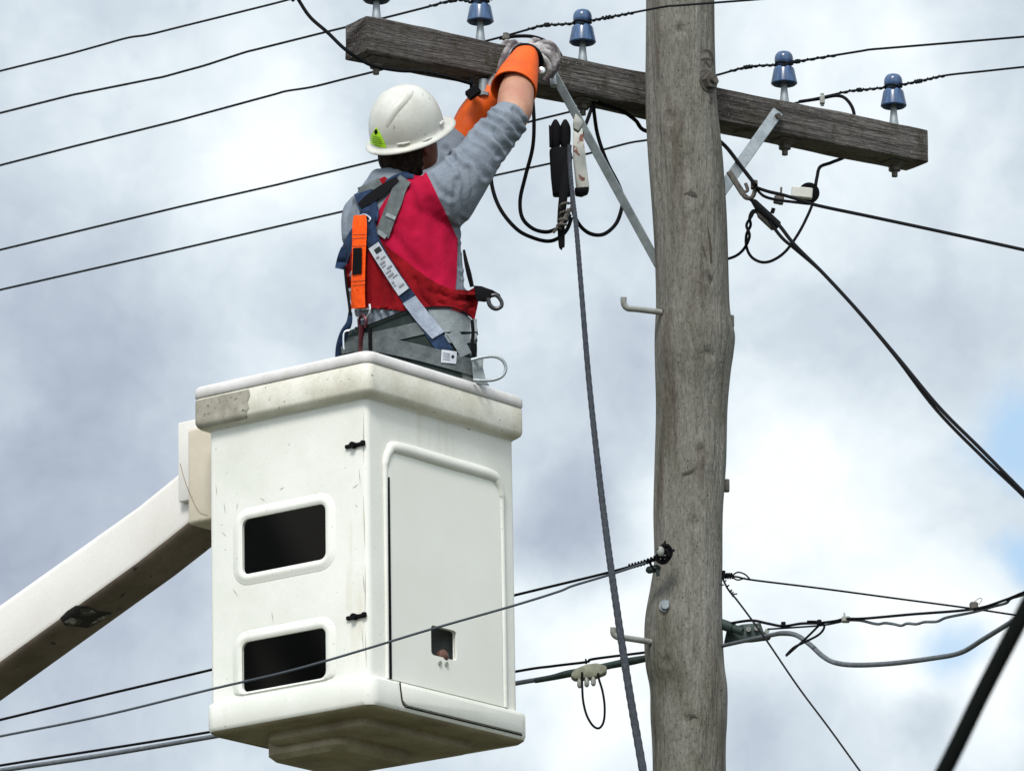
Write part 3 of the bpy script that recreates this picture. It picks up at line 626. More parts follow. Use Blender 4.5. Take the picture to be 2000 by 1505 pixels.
fc = cable('thick dark out of focus cable slanting across the lower right corner', [(1690, 1800, 8), (1844, 1505, 8), (1922, 1346, 8.02), (2010, 1176, 8.05), (2120, 958, 8.1)], 16.5, mat('foreground_cable', (.003, .004, .0035), None, .9, spec=.05), seg=16)

# ------------------------------------------------------------------ bucket lift
BX = Vector((.615, .789, 0)).normalized(); BY = Vector((-.789, .615, 0)).normalized()
BZ = Vector((-.016, 0, 1)).normalized()
BX = (BX - BZ*BX.dot(BZ)).normalized(); BY = BZ.cross(BX)
P0 = W(719, 681, 18.85)
SXB, SYB, SZB = 1.052, 1.085, 1.012
BMW = Matrix((BX*SXB, BY*SYB, BZ*SZB)).transposed().to_4x4(); BMW.translation = P0 + BZ*(-1.07*SZB)
lift = empty('bucket_lift', None, 'scuffed white fibreglass work bucket on a slanting boom, left of the pole', 'bucket lift', mw=BMW)
def ZL(z): return z+1.07
def prism(specs, r):
    return loft([rr(x0, x1, y0, y1, ZL(z), r_) for x0, x1, y0, y1, z, r_ in specs])
# outer shell solid (rim band, body, bottom band), inner hollow
def S(x0, x1, y0, y1, z, r=.03): return (x0, x1, y0, y1, z, r)
bod = (.036, .716, .036, .606)
rim = (.003, .730, .003, .639)
bot = (.014, .744, .014, .612)
def ins(b, d): return (b[0]+d, b[1]-d, b[2]+d, b[3]-d)
def lerp4(a, b, t): return tuple(a[i]*(1-t)+b[i]*t for i in range(4))
outer = [S(*ins(rim, .012), -.036, .022), S(*ins(rim, .002), -.038, .026), S(*rim, -.045, .026), S(*rim, -.112, .026), S(*ins(rim, .004), -.122, .024), S(*ins(rim, .012), -.129, .022),
         S(*lerp4(rim, bod, .75), -.131, .022), S(*lerp4(rim, bod, .97), -.137, .02), S(*bod, -.15, .017), S(*bod, -.3, .017), S(*bod, -.6, .017), S(*bod, -.955, .018), S(*lerp4(bod, bot, .12), -.967, .028),
         S(*lerp4(bod, bot, .5), -.974, .022), S(*lerp4(bod, bot, .85), -.977, .034), S(*bot, -.986, .038), S(*bot, -1.045, .038), S(*ins(bot, .004), -1.057, .036), S(*ins(bot, .014), -1.066, .034), S(*ins(bot, .025), -1.068, .022)]
inner = [S(*ins(bod, .008), -1.05, .012), S(*ins(bod, .008), -.2, .012), S(*ins(bod, .010), -.036, .012)]
vo, fo = loft([rr(*s[:4], ZL(s[4]), s[5]) for s in (outer+inner)], closed=True, caps=False)
# closed loop joins last inner ring to first outer ring; floor gap between bottom ring and inner ring closed by same loop -> add solid floor
def boolcut(vf, cutters):
    me = bpy.data.meshes.new('t'); me.from_pydata([Vector(v) for v in vf[0]], [], vf[1])
    bm = bmesh.new(); bm.from_mesh(me); bmesh.ops.recalc_face_normals(bm, faces=bm.faces); bm.to_mesh(me); bm.free()
    o = bpy.data.objects.new('t', me); COL.objects.link(o); kill = [o]
    for c in cutters:
        m2 = bpy.data.meshes.new('c'); m2.from_pydata([Vector(v) for v in c[0]], [], c[1])
        bm = bmesh.new(); bm.from_mesh(m2); bmesh.ops.recalc_face_normals(bm, faces=bm.faces); bm.to_mesh(m2); bm.free()
        oc = bpy.data.objects.new('c', m2); COL.objects.link(oc); kill.append(oc)
        md = o.modifiers.new('b', 'BOOLEAN'); md.object = oc; md.operation = 'DIFFERENCE'; md.solver = 'EXACT'
    bpy.context.view_layer.update(); e = bpy.data.meshes.new_from_object(o.evaluated_get(bpy.context.evaluated_depsgraph_get()))
    r = ([v.co.copy() for v in e.vertices], [tuple(p.vertices) for p in e.polygons])
    for k in kill: bpy.data.objects.remove(k)
    return r
def rr_yz(y0, y1, z0, z1, x, r, n=5): return [Vector((x, p.x, p.y)) for p in rr(y0, y1, ZL(z0), ZL(z1), 0, r, n)]
def rr_xz(x0, x1, z0, z1, y, r, n=5): return [Vector((p.x, y, p.y)) for p in rr(x0, x1, ZL(z0), ZL(z1), 0, r, n)]
WIN = [(.183, .484, -.597, -.427), (.186, .488, -.953, -.800)]
HOLE = (.308, .425, -.862, -.772)
cut = [loft([rr_yz(*w_, -.02, .022), rr_yz(*w_, .075, .022)]) for w_ in WIN]
cut.append(loft([rr_xz(*HOLE, -.02, .012), rr_xz(*HOLE, .075, .012)]))
shell_vf = boolcut((vo, fo), cut)
shell = mk('bucket_shell', shell_vf, M_FIB, lift, world=False, smooth=32, mats=[M_FIB, M_SHADE_AND_DECAL, M_UNDER, M_RIM])
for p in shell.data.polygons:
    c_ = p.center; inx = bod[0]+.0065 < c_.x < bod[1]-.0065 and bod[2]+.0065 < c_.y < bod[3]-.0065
    if inx and c_.z > ZL(-1.045): p.material_index = 1  # inner faces near black, the hollow's shade is in the colour
    elif c_.z < ZL(-1.06) or (p.normal.z < -.75 and c_.z < .2): p.material_index = 2  # undersides take the fibreglass copy with shade in its colour
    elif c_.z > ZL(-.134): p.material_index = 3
# dark patch of faded old paint on the rim's left end
lip = loft([rr(*ins((0, .733, 0, .642), d), ZL(z), r) for d, z, r in [(.004, -.036, .028), (0, -.031, .032), (0, -.010, .032), (.006, -.001, .028), (.02, .003, .028), (.05, .003, .03), (.062, -.004, .025), (.064, -.036, .025)]], closed=True, caps=False)
mk('rim_pad', lip, M_LIP, lift, world=False, smooth=50)
# worn bare section on the left end of the rim
worn = []
for z, d, y0 in ((-.043, .0006, .43), (-.06, 0, .425), (-.08, 0, .435), (-.10, 0, .43), (-.112, 0, .44), (-.122, .004, .44), (-.129, .012, .445)):
    worn += [Vector((rim[0]+d-.001, y0, ZL(z)))] + [Vector((rim[0]+d-.001+.027*(1-math.cos(R(a))), rim[3]-.027+(.027-d)*math.sin(R(a)), ZL(z))) for a in (0, 25, 50, 75, 90)]
mk('bare_patch', (worn, [(i*6+k, i*6+k+1, i*6+k+7, i*6+k+6) for i in range(6) for k in range(5)]), mat('bare_rim', (.36, .34, .28), (.20, .18, .14), .7, scale=14, specks=(.12, .1, .08), spscale=70, spth=.62), shell, world=False, smooth=None)
for o_ in (bpy.data.objects['bare_patch'],):
    for v in o_.data.vertices: v.co.x -= .0012
# floor tiers below
t1 = loft([rr(*s, ZL(z), r) for s, z, r in [((.085, .625, .095, .475), -1.065, .03), ((.10, .61, .11, .46), -1.070, .03), ((.10, .61, .11, .46), -1.092, .03), ((.112, .598, .122, .448), -1.102, .03)]])
t2 = loft([rr(*s, ZL(z), r) for s, z, r in [((.14, .47, .22, .50), -1.066, .04), ((.14, .47, .22, .50), -1.125, .04), ((.155, .455, .235, .485), -1.14, .035)]])
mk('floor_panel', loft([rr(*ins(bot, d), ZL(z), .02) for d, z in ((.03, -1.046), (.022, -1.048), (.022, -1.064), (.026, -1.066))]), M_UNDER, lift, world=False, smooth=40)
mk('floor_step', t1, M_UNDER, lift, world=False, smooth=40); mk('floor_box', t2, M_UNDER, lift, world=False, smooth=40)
# moulded frames round the step openings
def frame(w_, plane, out, wid, hgt, mapf, n=5, cnr=.022):
    prof_ = [(0.0, -.004), (-.001, hgt*.3), (.004, hgt*.75), (.011, hgt), (wid*.5, hgt*.86), (wid*.7, hgt*.5), (wid*.88, hgt*.15), (wid+.004, -.0005), (wid+.006, -.004)]
    rings = []
    for d, h in prof_:
        rings.append(mapf(w_[0]-d, w_[1]+d, w_[2]-d, w_[3]+d, plane-h, cnr+d, n))
    return loft(rings, closed=True, caps=False)
for i, w_ in enumerate(WIN):
    vf = frame(w_, bod[0], -1, .032, .006, rr_yz)
    if i: vf = ([Vector((v.x, v.y, max(v.z, ZL(-.958)))) for v in vf[0]], vf[1])
    mk('opening_frame', vf, M_FIB, shell, world=False, smooth=70)
# door on right face
DX0, DX1, DZ1, DZ0 = .122, .640, -.270, -.966
yf = bod[2]
def door_outline(d, y):
    r = .05-d; x0, x1, z1 = DX0+d, DX1-d, DZ1-d; out = [Vector((x0, y, ZL(DZ0)))]
    for cx, a0 in ((x0+r, 180), (x1-r, 90)):
        for k in range(9):
            a = R(a0-90*k/8); out.append(Vector((cx+r*math.cos(a), y, ZL(z1-r)+r*math.sin(a))))
    out.append(Vector((x1, y, ZL(DZ0)))); return out
dv = loft([door_outline(0, yf+.002), door_outline(0, yf-.004), door_outline(.003, yf-.006)])
dv = boolcut(dv, [loft([rr_xz(*HOLE, -.02, .012), rr_xz(*HOLE, .06, .012)])])
M_DOOR = mat('door_fibreglass', (.72, .72, .66), (.68, .68, .61), .55, scale=3, specks=(.4, .37, .3), spscale=65, spth=.74)
door = mk('door', dv, M_DOOR, lift, world=False, smooth=12)
# moulded bead over the door (top and right), thin black strip drawn as the dark gap on the left
bp = [Vector((DX0-.004, yf-.004, ZL(DZ0))), Vector((DX0-.006, yf-.004, ZL(-.34)))]
def beadpath():
    P = [(DX0-.008, DZ0, .006), (DX0-.008, -.6, .007), (DX0-.008, -.36, .009), (DX0-.006, -.315, .012), (DX0+.012, -.278, .015), (DX0+.05, -.262, .020), (.38, -.262, .021), (DX1-.05, -.262, .020), (DX1-.012, -.278, .018), (DX1+.006, -.315, .015), (DX1+.008, -.36, .011), (DX1+.010, -.6, .010), (DX1+.010, DZ0, .010)]
    P = catmull(P, 6); return [Vector((p[0], yf-.002, ZL(p[1]))) for p in P], [p[2] for p in P]
bpv, bpr = beadpath()
mk('door_bead', tube(bpv, bpr, 12, .75), M_FIB, shell, world=False, smooth=60)
mk('door_gap_line', loft([[Vector((DX0-.0005, yf-.009, z)), Vector((DX0+.0035, yf-.009, z)), Vector((DX0+.0035, yf, z)), Vector((DX0-.0005, yf, z))] for z in (ZL(DZ0), ZL(-.36))]), M_BLACK, door, world=False)
# door foot flange on the bottom band, with dark gap below
fl = [Vector((x, 0, ZL(z))) for x, z in ((.145, -.985), (.155, -1.03), (.163, -1.038), (.175, -1.041), (.70, -1.041), (.70, -.985))]
mk('door_foot', bevel((lambda a: (a, [tuple(range(6)), tuple(range(11, 5, -1))]+[(i, (i+1) % 6, 6+(i+1) % 6, 6+i) for i in range(6)]))([v+Vector((0, bot[2]-.006, 0)) for v in fl]+[v+Vector((0, bot[2]+.004, 0)) for v in fl]), .003, 2), M_FIB, door, world=False)
gap = catmull([(.143, -.975), (.146, -1.0), (.152, -1.03), (.165, -1.043), (.2, -1.045), (.45, -1.045), (.70, -1.045)], 5)
mk('door_gap', tube([Vector((p[0], bot[2]-.0008, ZL(p[1]))) for p in gap], .0022, 6), M_BLACK, shell, world=False)
for x, z in ((.345, -.882), (.375, -.880)): mk('rivet', cyl(Vector((x, yf-.004, ZL(z))), Vector((x, yf-.010, ZL(z))), .007, 12), M_LUG, door, world=False)
mk('latch_knob', lathe([(0, -.01), (.02, -.006), (.021, .004), (.012, .012), (0, .014)], 16, Vector((.375, yf+.005, ZL(-.855))), (XYZ[0], XYZ[2], Vector((0, -1, 0)))), mat('brown_knob', (.09, .035, .02), None, .5), door, world=False)
# black latches on left face
for (y_, z_) in ((.075, -.272), (.077, -.788)):
    c_ = Vector((bod[0]-.004, y_, ZL(z_)))
    mk('latch', join(bevel(box(c_, XYZ, (.005, .034, .0055)), .002, 1), cyl(c_+Vector((-.012, .004, 0)), c_+Vector((.004, .004, 0)), .0095, 10), bevel(box(c_+Vector((-.003, -.03, .001)), XYZ, (.006, .006, .007)), .002, 1)), M_BLACK, lift, world=False)
# scuffs: thin dark scratches
def scr(pts, w_=.0022):
    out = []
    for y0, z0, y1, z1 in pts:
        d = Vector((0, y1-y0, z1-z0)); nrm = Vector((0, -d.z, d.y)).normalized()*w_*.5; x = bod[0]-.0008
        a = Vector((x, y0, ZL(z0))); b = Vector((x, y1, ZL(z1))); m_ = (a+b)/2
        out.append(([a, m_+nrm, b, m_-nrm], [(0, 1, 2, 3)]))
    return out
M_SC = mat('scuff', (.3, .27, .22), None, .8)
for sv in scr([(.42, -.37, .40, -.385), (.35, -.36, .33, -.353), (.55, -.36, .545, -.40), (.50, -.37, .505, -.395), (.08, -.45, .07, -.46), (.065, -.34, .06, -.40), (.09, -.40, .065, -.39), (.45, -.395, .44, -.41), (.33, -.41, .33, -.43),
                   (.38, -.72, .375, -.76), (.055, -.66, .05, -.72), (.06, -.82, .055, -.90), (.52, -.63, .50, -.66), (.56, -.45, .54, -.47), (.58, -.3, .575, -.34), (.046, -.16, .048, -.34), (.050, -.42, .047, -.60), (.046, -.63, .049, -.80), (.049, -.83, .046, -.95)]): mk('scratch', sv, M_SC, shell, world=False, smooth=None)
# boom (perpendicular to the hidden face, along +y local, sloping down)
bw = .090   # half width
xc = .325
def boom_pt(y, x, z): return Vector((x, y, ZL(z)))
# centre line: at y=.62 z≈-.42 ; slopes down
SL = -1.03
def bring(y, zt, h, hw=bw, r=.03):
    out = []
    for cx, cz, a0 in ((hw-r, -r, 0), (-hw+r, -r, 90), (-hw+r, -h+r, 180), (hw-r, -h+r, 270)):
        for k in range(5):
            a = R(a0+90*k/4); out.append(Vector((xc+cx+r*math.cos(a), y, ZL(zt+cz+r*math.sin(a)))))
    return out
BR = [(.66, -.062, .205), (.80, -.125, .205), (.92, -.185, .205), (1.04, -.245, .203)]
M_BM = [bring(y, z, h) for y, z, h in BR]
for k in range(1, 10):
    M_BM.append(bring(1.04+k*.5, -.245-k*.5*.418, .203+.007*min(k, 3)))
boom = mk('boom', loft(M_BM), M_BOOM, lift, world=False, smooth=40, mats=[M_BOOM, M_BOOMU])
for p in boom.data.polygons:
    if p.normal.z < -.5: p.material_index = 1  # downward faces take the paint copy with shade in its colour
# mounting plate and beige cover
mk('mount_plate', bevel(box(Vector((xc-.005, .79, ZL(-.15))), XYZ, (.11, .075, .125)), .006, 2), M_BOOM, lift, world=False)
mk('pivot_cover', bevel(box(Vector((xc-.02, .72, ZL(-.215))), XYZ, (.135, .078, .150)), .012, 3), M_BEIGE, lift, world=False)

# ------------------------------------------------------------------ worker
YT = 19.40
TF = Vector((.6, .8, 0)); TW = Vector((.8, -.6, 0))
foot = W(797, 700, YT); foot.z = (BMW @ Vector((.45, .3, .045))).z
man = empty('person', foot, 'worker in white helmet, red vest and harness reaching up to the crossarm', 'person')
def tring(px, py, hw, hd, Y=YT, seg=40, sup=2.4, tilt=0):
    c = W(px, py, Y); out = []
    for k in range(seg):
        a = 2*math.pi*k/seg; ca, sa = math.cos(a), math.sin(a)
        x = math.copysign(abs(ca)**(2/sup), ca)*hw; y = math.copysign(abs(sa)**(2/sup), sa)*hd
        out.append(c + TW*x + TF*y + Vector((0, 0, -tilt*x)))
    return out
torso = loft([tring(762, 338, .055, .055, 19.40), tring(768, 352, .085, .07), tring(776, 368, .13, .085), tring(782, 388, .168, .10), tring(785, 412, .184, .112), tring(787, 450, .192, .122),
              tring(790, 500, .192, .122), tring(797, 550, .190, .120), tring(804, 600, .186, .118), tring(808, 650, .182, .118), tring(812, 700, .185, .12), tring(818, 760, .19, .125), tring(818, 800, .18, .12)])
def limb(pts, sub=6, seg=24, flat=1.0): return ptube(pts, 10, sub, seg, flat)
# right (near) sleeve, shoulder to rolled cuff at the elbow
def sleeve(pts, folds, sub=10):
    P = catmull([(p[0], p[1], 1/p[2], p[3]) for p in pts], sub)
    n = len(P); rad = []; V = []
    for i, p in enumerate(P):
        t = i/(n-1); f = folds(t); rad.append(p[3]/pxm(1/p[2])*(1+f)); V.append(W(p[0], p[1], 1/p[2]))
    return tube(V, rad, 24)
rsl = sleeve([(828, 410, 19.34, 62), (868, 386, 19.30, 62), (900, 352, 19.30, 56), (930, 314, 19.32, 47), (958, 276, 19.36, 41), (984, 246, 19.40, 37), (998, 226, 19.42, 35)],
             lambda t: 0, 12)
cuffr = sleeve([(988, 240, 19.41, 39), (999, 224, 19.425, 36.5)], lambda t: 0)
lsl = sleeve([(716, 430, 19.50, 44), (732, 412, 19.54, 36), (775, 376, 19.66, 34), (830, 342, 19.74, 36), (866, 315, 19.76, 36), (884, 290, 19.76, 35), (908, 256, 19.77, 28)], lambda t: 0, 8)
lsh = sleeve([(700, 470, 19.46, 30), (704, 425, 19.50, 36), (714, 408, 19.52, 33), (742, 388, 19.5, 32)], lambda t: 0, 6)
shirt_vf = fuse([torso, rsl, cuffr, lsl, lsh], .0048, 7, .5)
bvh_s = BVHTree.FromPolygons(shirt_vf[0], shirt_vf[1])
SV = []
# cloth folds: displace the fused surface a little along its normal
CREASE = [([(927, 268), (950, 280), (972, 304)], .008, 6), ([(885, 306), (903, 330), (906, 370), (900, 425)], .007, 7), ([(893, 352), (888, 400), (884, 440)], .005, 6), ([(940, 250), (965, 258), (986, 292)], .008, 6), ([(953, 232), (976, 244), (1000, 274)], .008, 6),
          ([(965, 221), (990, 231), (1014, 256)], .008, 5), ([(916, 330), (922, 370), (910, 412)], .005, 7), ([(905, 300), (930, 318), (948, 345)], .005, 7), ([(838, 395), (850, 440), (846, 500), (852, 540)], .004, 10), ([(765, 455), (800, 500), (830, 530)], .004, 9),
          ([(742, 510), (748, 560), (744, 600)], .007, 7), ([(775, 530), (790, 570), (800, 604)], .007, 7), ([(856, 572), (884, 588), (920, 584)], .008, 6), ([(840, 568), (856, 590), (890, 600)], .007, 6), ([(812, 545), (824, 580), (846, 602)], .006, 6),
          ([(762, 560), (766, 600)], .005, 6), ([(690, 400), (684, 440), (688, 480)], .006, 8), ([(872, 430), (896, 470), (900, 520)], .005, 6), ([(897, 480), (903, 540)], .006, 4), ([(908, 500), (910, 560)], .005, 4), ([(740, 610), (744, 640)], .006, 4), ([(755, 606), (762, 634)], .006, 4), ([(775, 606), (776, 626)], .005, 4),
          ([(870, 290), (884, 310)], .005, 6), ([(1002, 215), (1020, 232), (1030, 246)], .006, 4), ([(800, 370), (815, 420), (812, 450)], .005, 8), ([(840, 345), (858, 372), (880, 385)], .004, 7)]
def segd(q, pts):
    best = 1e9
    for (ax_, ay_), (bx_, by_) in zip(pts, pts[1:]):
        dx, dy = bx_-ax_, by_-ay_; t = max(0, min(1, ((q[0]-ax_)*dx+(q[1]-ay_)*dy)/(dx*dx+dy*dy)))
        ex, ey = q[0]-ax_-dx*t, q[1]-ay_-dy*t; best = min(best, ex*ex+ey*ey)
    return math.sqrt(best)
me = bpy.data.meshes.new('t'); me.from_pydata(shirt_vf[0], [], shirt_vf[1]); me.update()
for v in me.vertices:
    p = v.co; q = to_px(p)
    d = noise.noise(Vector((p.x*7, p.y*7, p.z*5)))*.005
    if q[0] > 830 and q[1] < 440:   # bunched cloth near the rolled cuff, long soft creases near the armhole
        ax = (Vector((998, -226))-Vector((868, -386))).normalized(); rel = Vector((q[0], -q[1]))-Vector((868, -386)); s = rel.dot(ax); c_ = rel.dot(Vector((-ax.y, ax.x)))
        if s > 84:
            k = min(1, (s-84)/40); und = .35+.65*min(1, max(0, (12-c_)/45))   # folds gather on the under side
            ph = s*.19 + c_*.05 + noise.noise(p*8)*2.2; d += .0035*k*und*(abs(math.sin(ph))-.5)
        else:
            ph = c_*.12 - s*.03 + noise.noise(p*6)*2.0; d += .0014*(max(0, math.sin(ph))**2-.3)
    else: d += .003*noise.noise(Vector((p.x*30, p.y*30, p.z*7)))
    if v.normal.y < .35:
        for pts_, am, wd in CREASE:
            if min(x for x, y in pts_)-30 < q[0] < max(x for x, y in pts_)+30 and min(y for x, y in pts_)-30 < q[1] < max(y for x, y in pts_)+30:
                e_ = segd(q, pts_)/wd
                if e_ < 3: d += am*(-math.exp(-e_*e_*1.4) + .55*math.exp(-(e_-1.7)**2*2.2))
    SV.append(p + v.normal*d)
bpy.data.meshes.remove(me)
shirt = mk('shirt', (SV, shirt_vf[1]), M_SHIRT, man, smooth=None)
bvh_t = BVHTree.FromPolygons(SV, shirt_vf[1])

# body (one continuous skin mesh: head, neck, trunk core, arms, hands, legs)
HP = Vector((.74, .67, 0)).normalized()
EL, ROLL = R(33), R(17)
hf = Vector((HP.x*math.cos(EL), HP.y*math.cos(EL), math.sin(EL)))
r0 = hf.cross(Vector((0, 0, 1))).normalized(); u0 = r0.cross(hf)
hr = (r0*math.cos(ROLL)-u0*math.sin(ROLL)).normalized(); hu = (u0*math.cos(ROLL)+r0*math.sin(ROLL)).normalized()
HC = W(794, 252, 19.36)         # helmet centre on the rim plane
def hpt(f, r, u): return HC + hf*f + hr*r + hu*u
def hring(f0, rl, rw, u, seg=32, r0_=0): return [hpt(f0+rl*math.cos(a), r0_+rw*math.sin(a), u) for a in [2*math.pi*k/seg for k in range(seg)]]
skull = loft([hring(0, .02, .018, .075), hring(0, .07, .058, .055), hring(0, .088, .072, .02), hring(.0, .092, .074, -.02), hring(.002, .092, .072, -.055), hring(.012, .084, .064, -.085), hring(.026, .068, .055, -.110), hring(.034, .052, .046, -.132), hring(.04, .03, .028, -.142)])
nose = tube([hpt(.088, 0, -.03), hpt(.102, 0, -.052), hpt(.115, 0, -.072), hpt(.09, 0, -.082)], [.008, .010, .013, .008], 10)
lips = tube([hpt(.088, -.02, -.104), hpt(.096, 0, -.102), hpt(.088, .02, -.104)], [.004, .007, .004], 8)
chin = loft([hring(.062, .03, .028, -.118, 16), hring(.066, .03, .026, -.134, 16), hring(.064, .018, .016, -.144, 16)])
def ear(s): return tube([hpt(-.008, s*.070, -.035), hpt(-.020, s*.082, -.030), hpt(-.022, s*.085, -.055), hpt(-.010, s*.078, -.078), hpt(0, s*.070, -.07)], [.005, .009, .010, .007, .004], 10)
neck = tube([hpt(-.01, 0, -.08), (hpt(-.02, 0, -.13)+W(765, 340, 19.40))/2, W(768, 372, 19.40)], [.058, .056, .066], 20)
rfore = ptube([(905, 345, 19.31, 34), (960, 275, 19.37, 31), (1001, 226, 19.43, 33), (1006, 205, 19.47, 36), (1009, 180, 19.52, 35), (1016, 150, 19.57, 29), (1026, 118, 19.63, 22), (1034, 102, 19.66, 18)], 30, 6, 20)
lfore = ptube([(830, 330, 19.74, 30), (880, 300, 19.76, 28), (912, 245, 19.76, 27), (940, 205, 19.75, 22), (957, 180, 19.74, 18)], 26, 6, 16)
trunk = loft([tring(770, 360, .08, .06), tring(782, 390, .15, .09), tring(787, 450, .172, .106), tring(793, 550, .168, .104), tring(808, 650, .168, .104), tring(815, 720, .175, .11), tring(816, 790, .175, .11)])
def hand(wr, kn, fingers, thumb, rp_, k=.88):
    """palm from wrist wr to knuckles kn; fingers: lists of px points"""
    sc_ = lambda L_, q: [(*t[:3], t[3]*q) for t in L_]
    def build(q): return [ptube(sc_([wr, kn], q), rp_, 2, 14, .75)] + [ptube(sc_(f, q), 5.5, 4, 10) for f in fingers] + [ptube(sc_(thumb, q), 6, 4, 10)]
    return build(k), build(k*.72)
rhand_pts, rhand_in = hand((1036, 102, 19.665, 18), (1058, 98, 19.70, 19),
                 [[(1050, 88, 19.71, 7.5), (1066, 84, 19.72, 7.2), (1082, 92, 19.73, 6.8), (1090, 108, 19.74, 6.2), (1087, 122, 19.745, 5.5)],
                  [(1056, 94, 19.70, 7.8), (1072, 94, 19.705, 7.4), (1084, 106, 19.71, 7), (1088, 124, 19.72, 6.4), (1083, 140, 19.73, 5.6)],
                  [(1058, 102, 19.69, 7.8), (1070, 104, 19.69, 7.4), (1080, 118, 19.70, 7), (1082, 136, 19.71, 6.4), (1076, 152, 19.72, 5.6)],
                  [(1054, 110, 19.68, 7.4), (1064, 116, 19.68, 7), (1072, 130, 19.69, 6.6), (1072, 146, 19.70, 6), (1064, 158, 19.71, 5.4)]],
                 [(1040, 98, 19.69, 8), (1036, 88, 19.72, 7.5), (1042, 80, 19.76, 7), (1052, 80, 19.79, 6)], 17)
lhand_pts, lhand_in = hand((957, 180, 19.74, 17), (972, 148, 19.73, 18),
                 [[(966, 145, 19.73, 7.5), (972, 115, 19.74, 7.2), (982, 92, 19.76, 6.8), (990, 82, 19.80, 6), (996, 84, 19.86, 5.5)],
                  [(974, 142, 19.73, 7.6), (984, 112, 19.73, 7.4), (995, 90, 19.76, 6.8), (1004, 82, 19.81, 6), (1008, 84, 19.87, 5.5)],
                  [(982, 144, 19.73, 7.6), (994, 118, 19.73, 7.2), (1006, 96, 19.76, 6.8), (1016, 88, 19.81, 6), (1020, 89, 19.87, 5.5)],
                  [(986, 150, 19.73, 7), (1000, 130, 19.73, 6.8), (1014, 110, 19.76, 6.2), (1024, 100, 19.81, 5.6)]],
                 [(968, 172, 19.72, 8), (984, 168, 19.71, 7.2), (996, 158, 19.71, 6.4), (1004, 150, 19.71, 5.6)], 18)
hipc = W(816, 790, YT)
def leg(s):
    a = hipc + TW*s*.09; k = a + Vector((0, 0, (foot.z-a.z)*.5)) + TF*.02; an = Vector((a.x, a.y, foot.z+.08)); t = an+TF*.13-Vector((0, 0, .05))
    return [tube([a, k, an, Vector((an.x, an.y, foot.z+.02))], [.085, .06, .05, .045], 16)]
body_vf = fuse([skull, nose, lips, chin, ear(1), ear(-1), neck, rfore, lfore, trunk]+rhand_in+lhand_in+leg(1)+leg(-1), .005, 2, .5)
body = mk('body', body_vf, M_SKIN, man, smooth=None, mats=[M_SKIN, M_FACE])
for p in body.data.polygons:
    c_ = wmx(man) @ p.center
    if (c_-HC).length < .22: p.material_index = 1  # head takes the skin copy that carries the helmet's shade
# trousers
mk('trousers', fuse([tube([hipc+TW*s*.09+Vector((0, 0, .16)), hipc+TW*s*.09, hipc+TW*s*.095+TF*.02+Vector((0, 0, (foot.z-hipc.z)*.5)), Vector((hipc.x, hipc.y, foot.z+.06))+TW*s*.1], [.10, .105, .085, .075], 18) for s in (1, -1)]
                    + [loft([tring(814, 715, .186, .122), tring(822, 745, .196, .13), tring(824, 800, .20, .135), tring(820, 850, .19, .13)])], .009, 4), M_PANTS, man, smooth=None)
for s in (1, -1):
    b0 = Vector((hipc.x, hipc.y, foot.z))+TW*s*.1
    mk('boot', fuse([tube([b0+Vector((0, 0, .12)), b0+Vector((0, 0, .04))], [.055, .055], 16), tube([b0+TF*-.05+Vector((0, 0, .035)), b0+TF*.08+Vector((0, 0, .035)), b0+TF*.17+Vector((0, 0, .03))], [.04, .045, .032], 16)], .008, 3), M_BLACK, man, smooth=None)
# gloves: orange gauntlets with leather protectors over the hands
def gaunt(pts, th=1.0):
    o_ = ptube(pts, 10, 6, 32); return o_
def open_tube(pts, grow, flip=False):
    """hollow cuff: outer and inner wall"""
    P = catmull([(p[0], p[1], 1/p[2], p[3]) for p in pts], 6)
    V = [W(p[0], p[1], 1/p[2]) for p in P]; rad = [p[3]/pxm(1/p[2]) for p in P]
    o_, _ = tube(V, rad, 32); i_, _ = tube(V, [r-.004 for r in rad], 32)
    n = len(V); ro = [o_[k*32:(k+1)*32] for k in range(n)]; ri = [i_[k*32:(k+1)*32] for k in range(n)]
    # bead on the open edge
    return loft(ro+ri[::-1], closed=True, caps=False)
og = mk('rubber_gauntlet', open_tube([(1003, 176, 19.53, 46.5), (1005, 170, 19.54, 45), (1011, 152, 19.57, 41), (1018, 134, 19.595, 35), (1024, 118, 19.62, 29), (1028, 106, 19.64, 24)], 0), M_ORUB, man, smooth=60)
og2 = mk('rubber_gauntlet', open_tube([(905, 272, 19.77, 33), (912, 256, 19.765, 34), (926, 228, 19.76, 34), (942, 204, 19.75, 31), (954, 188, 19.745, 26), (962, 172, 19.74, 21)], 0), M_ORUB, man, smooth=60)
def grow(parts, g):
    out = []
    return out
def leather(hp, gpx):
    return fuse(hp, .004, 1)
def inflate(vf, d):
    me = bpy.data.meshes.new('t'); me.from_pydata(vf[0], [], vf[1]); me.update()
    r = ([v.co+v.normal*(d+.0018*noise.noise(v.co*45)) for v in me.vertices], vf[1]); bpy.data.meshes.remove(me); return r
mk('leather_glove', inflate(fuse(rhand_pts, .0025, 1), .0008), M_LEATH, man, smooth=None)
mk('leather_glove', inflate(fuse(lhand_pts, .0025, 1), .0008), M_LEATH, man, smooth=None)
mk('glove_strap', join(ptube([(1002, 104, 19.64, 4), (1010, 94, 19.62, 5), (1024, 90, 19.61, 6), (1040, 94, 19.62, 6), (1052, 106, 19.63, 6), (1058, 122, 19.65, 5), (1054, 136, 19.66, 4)], 5, 5, 8),
                       ptube([(998, 108, 19.67, 3), (1006, 96, 19.66, 4), (1020, 92, 19.66, 4)], 4, 4, 8)), M_BLACK, man)
mk('glove_buckle', lathe([(0, .008), (.010, .006), (.013, 0), (0, -.004)], 16, W(1058, 138, 19.64), (XYZ[0], XYZ[2], Vector((0, -1, 0)))), M_CHROME, man)
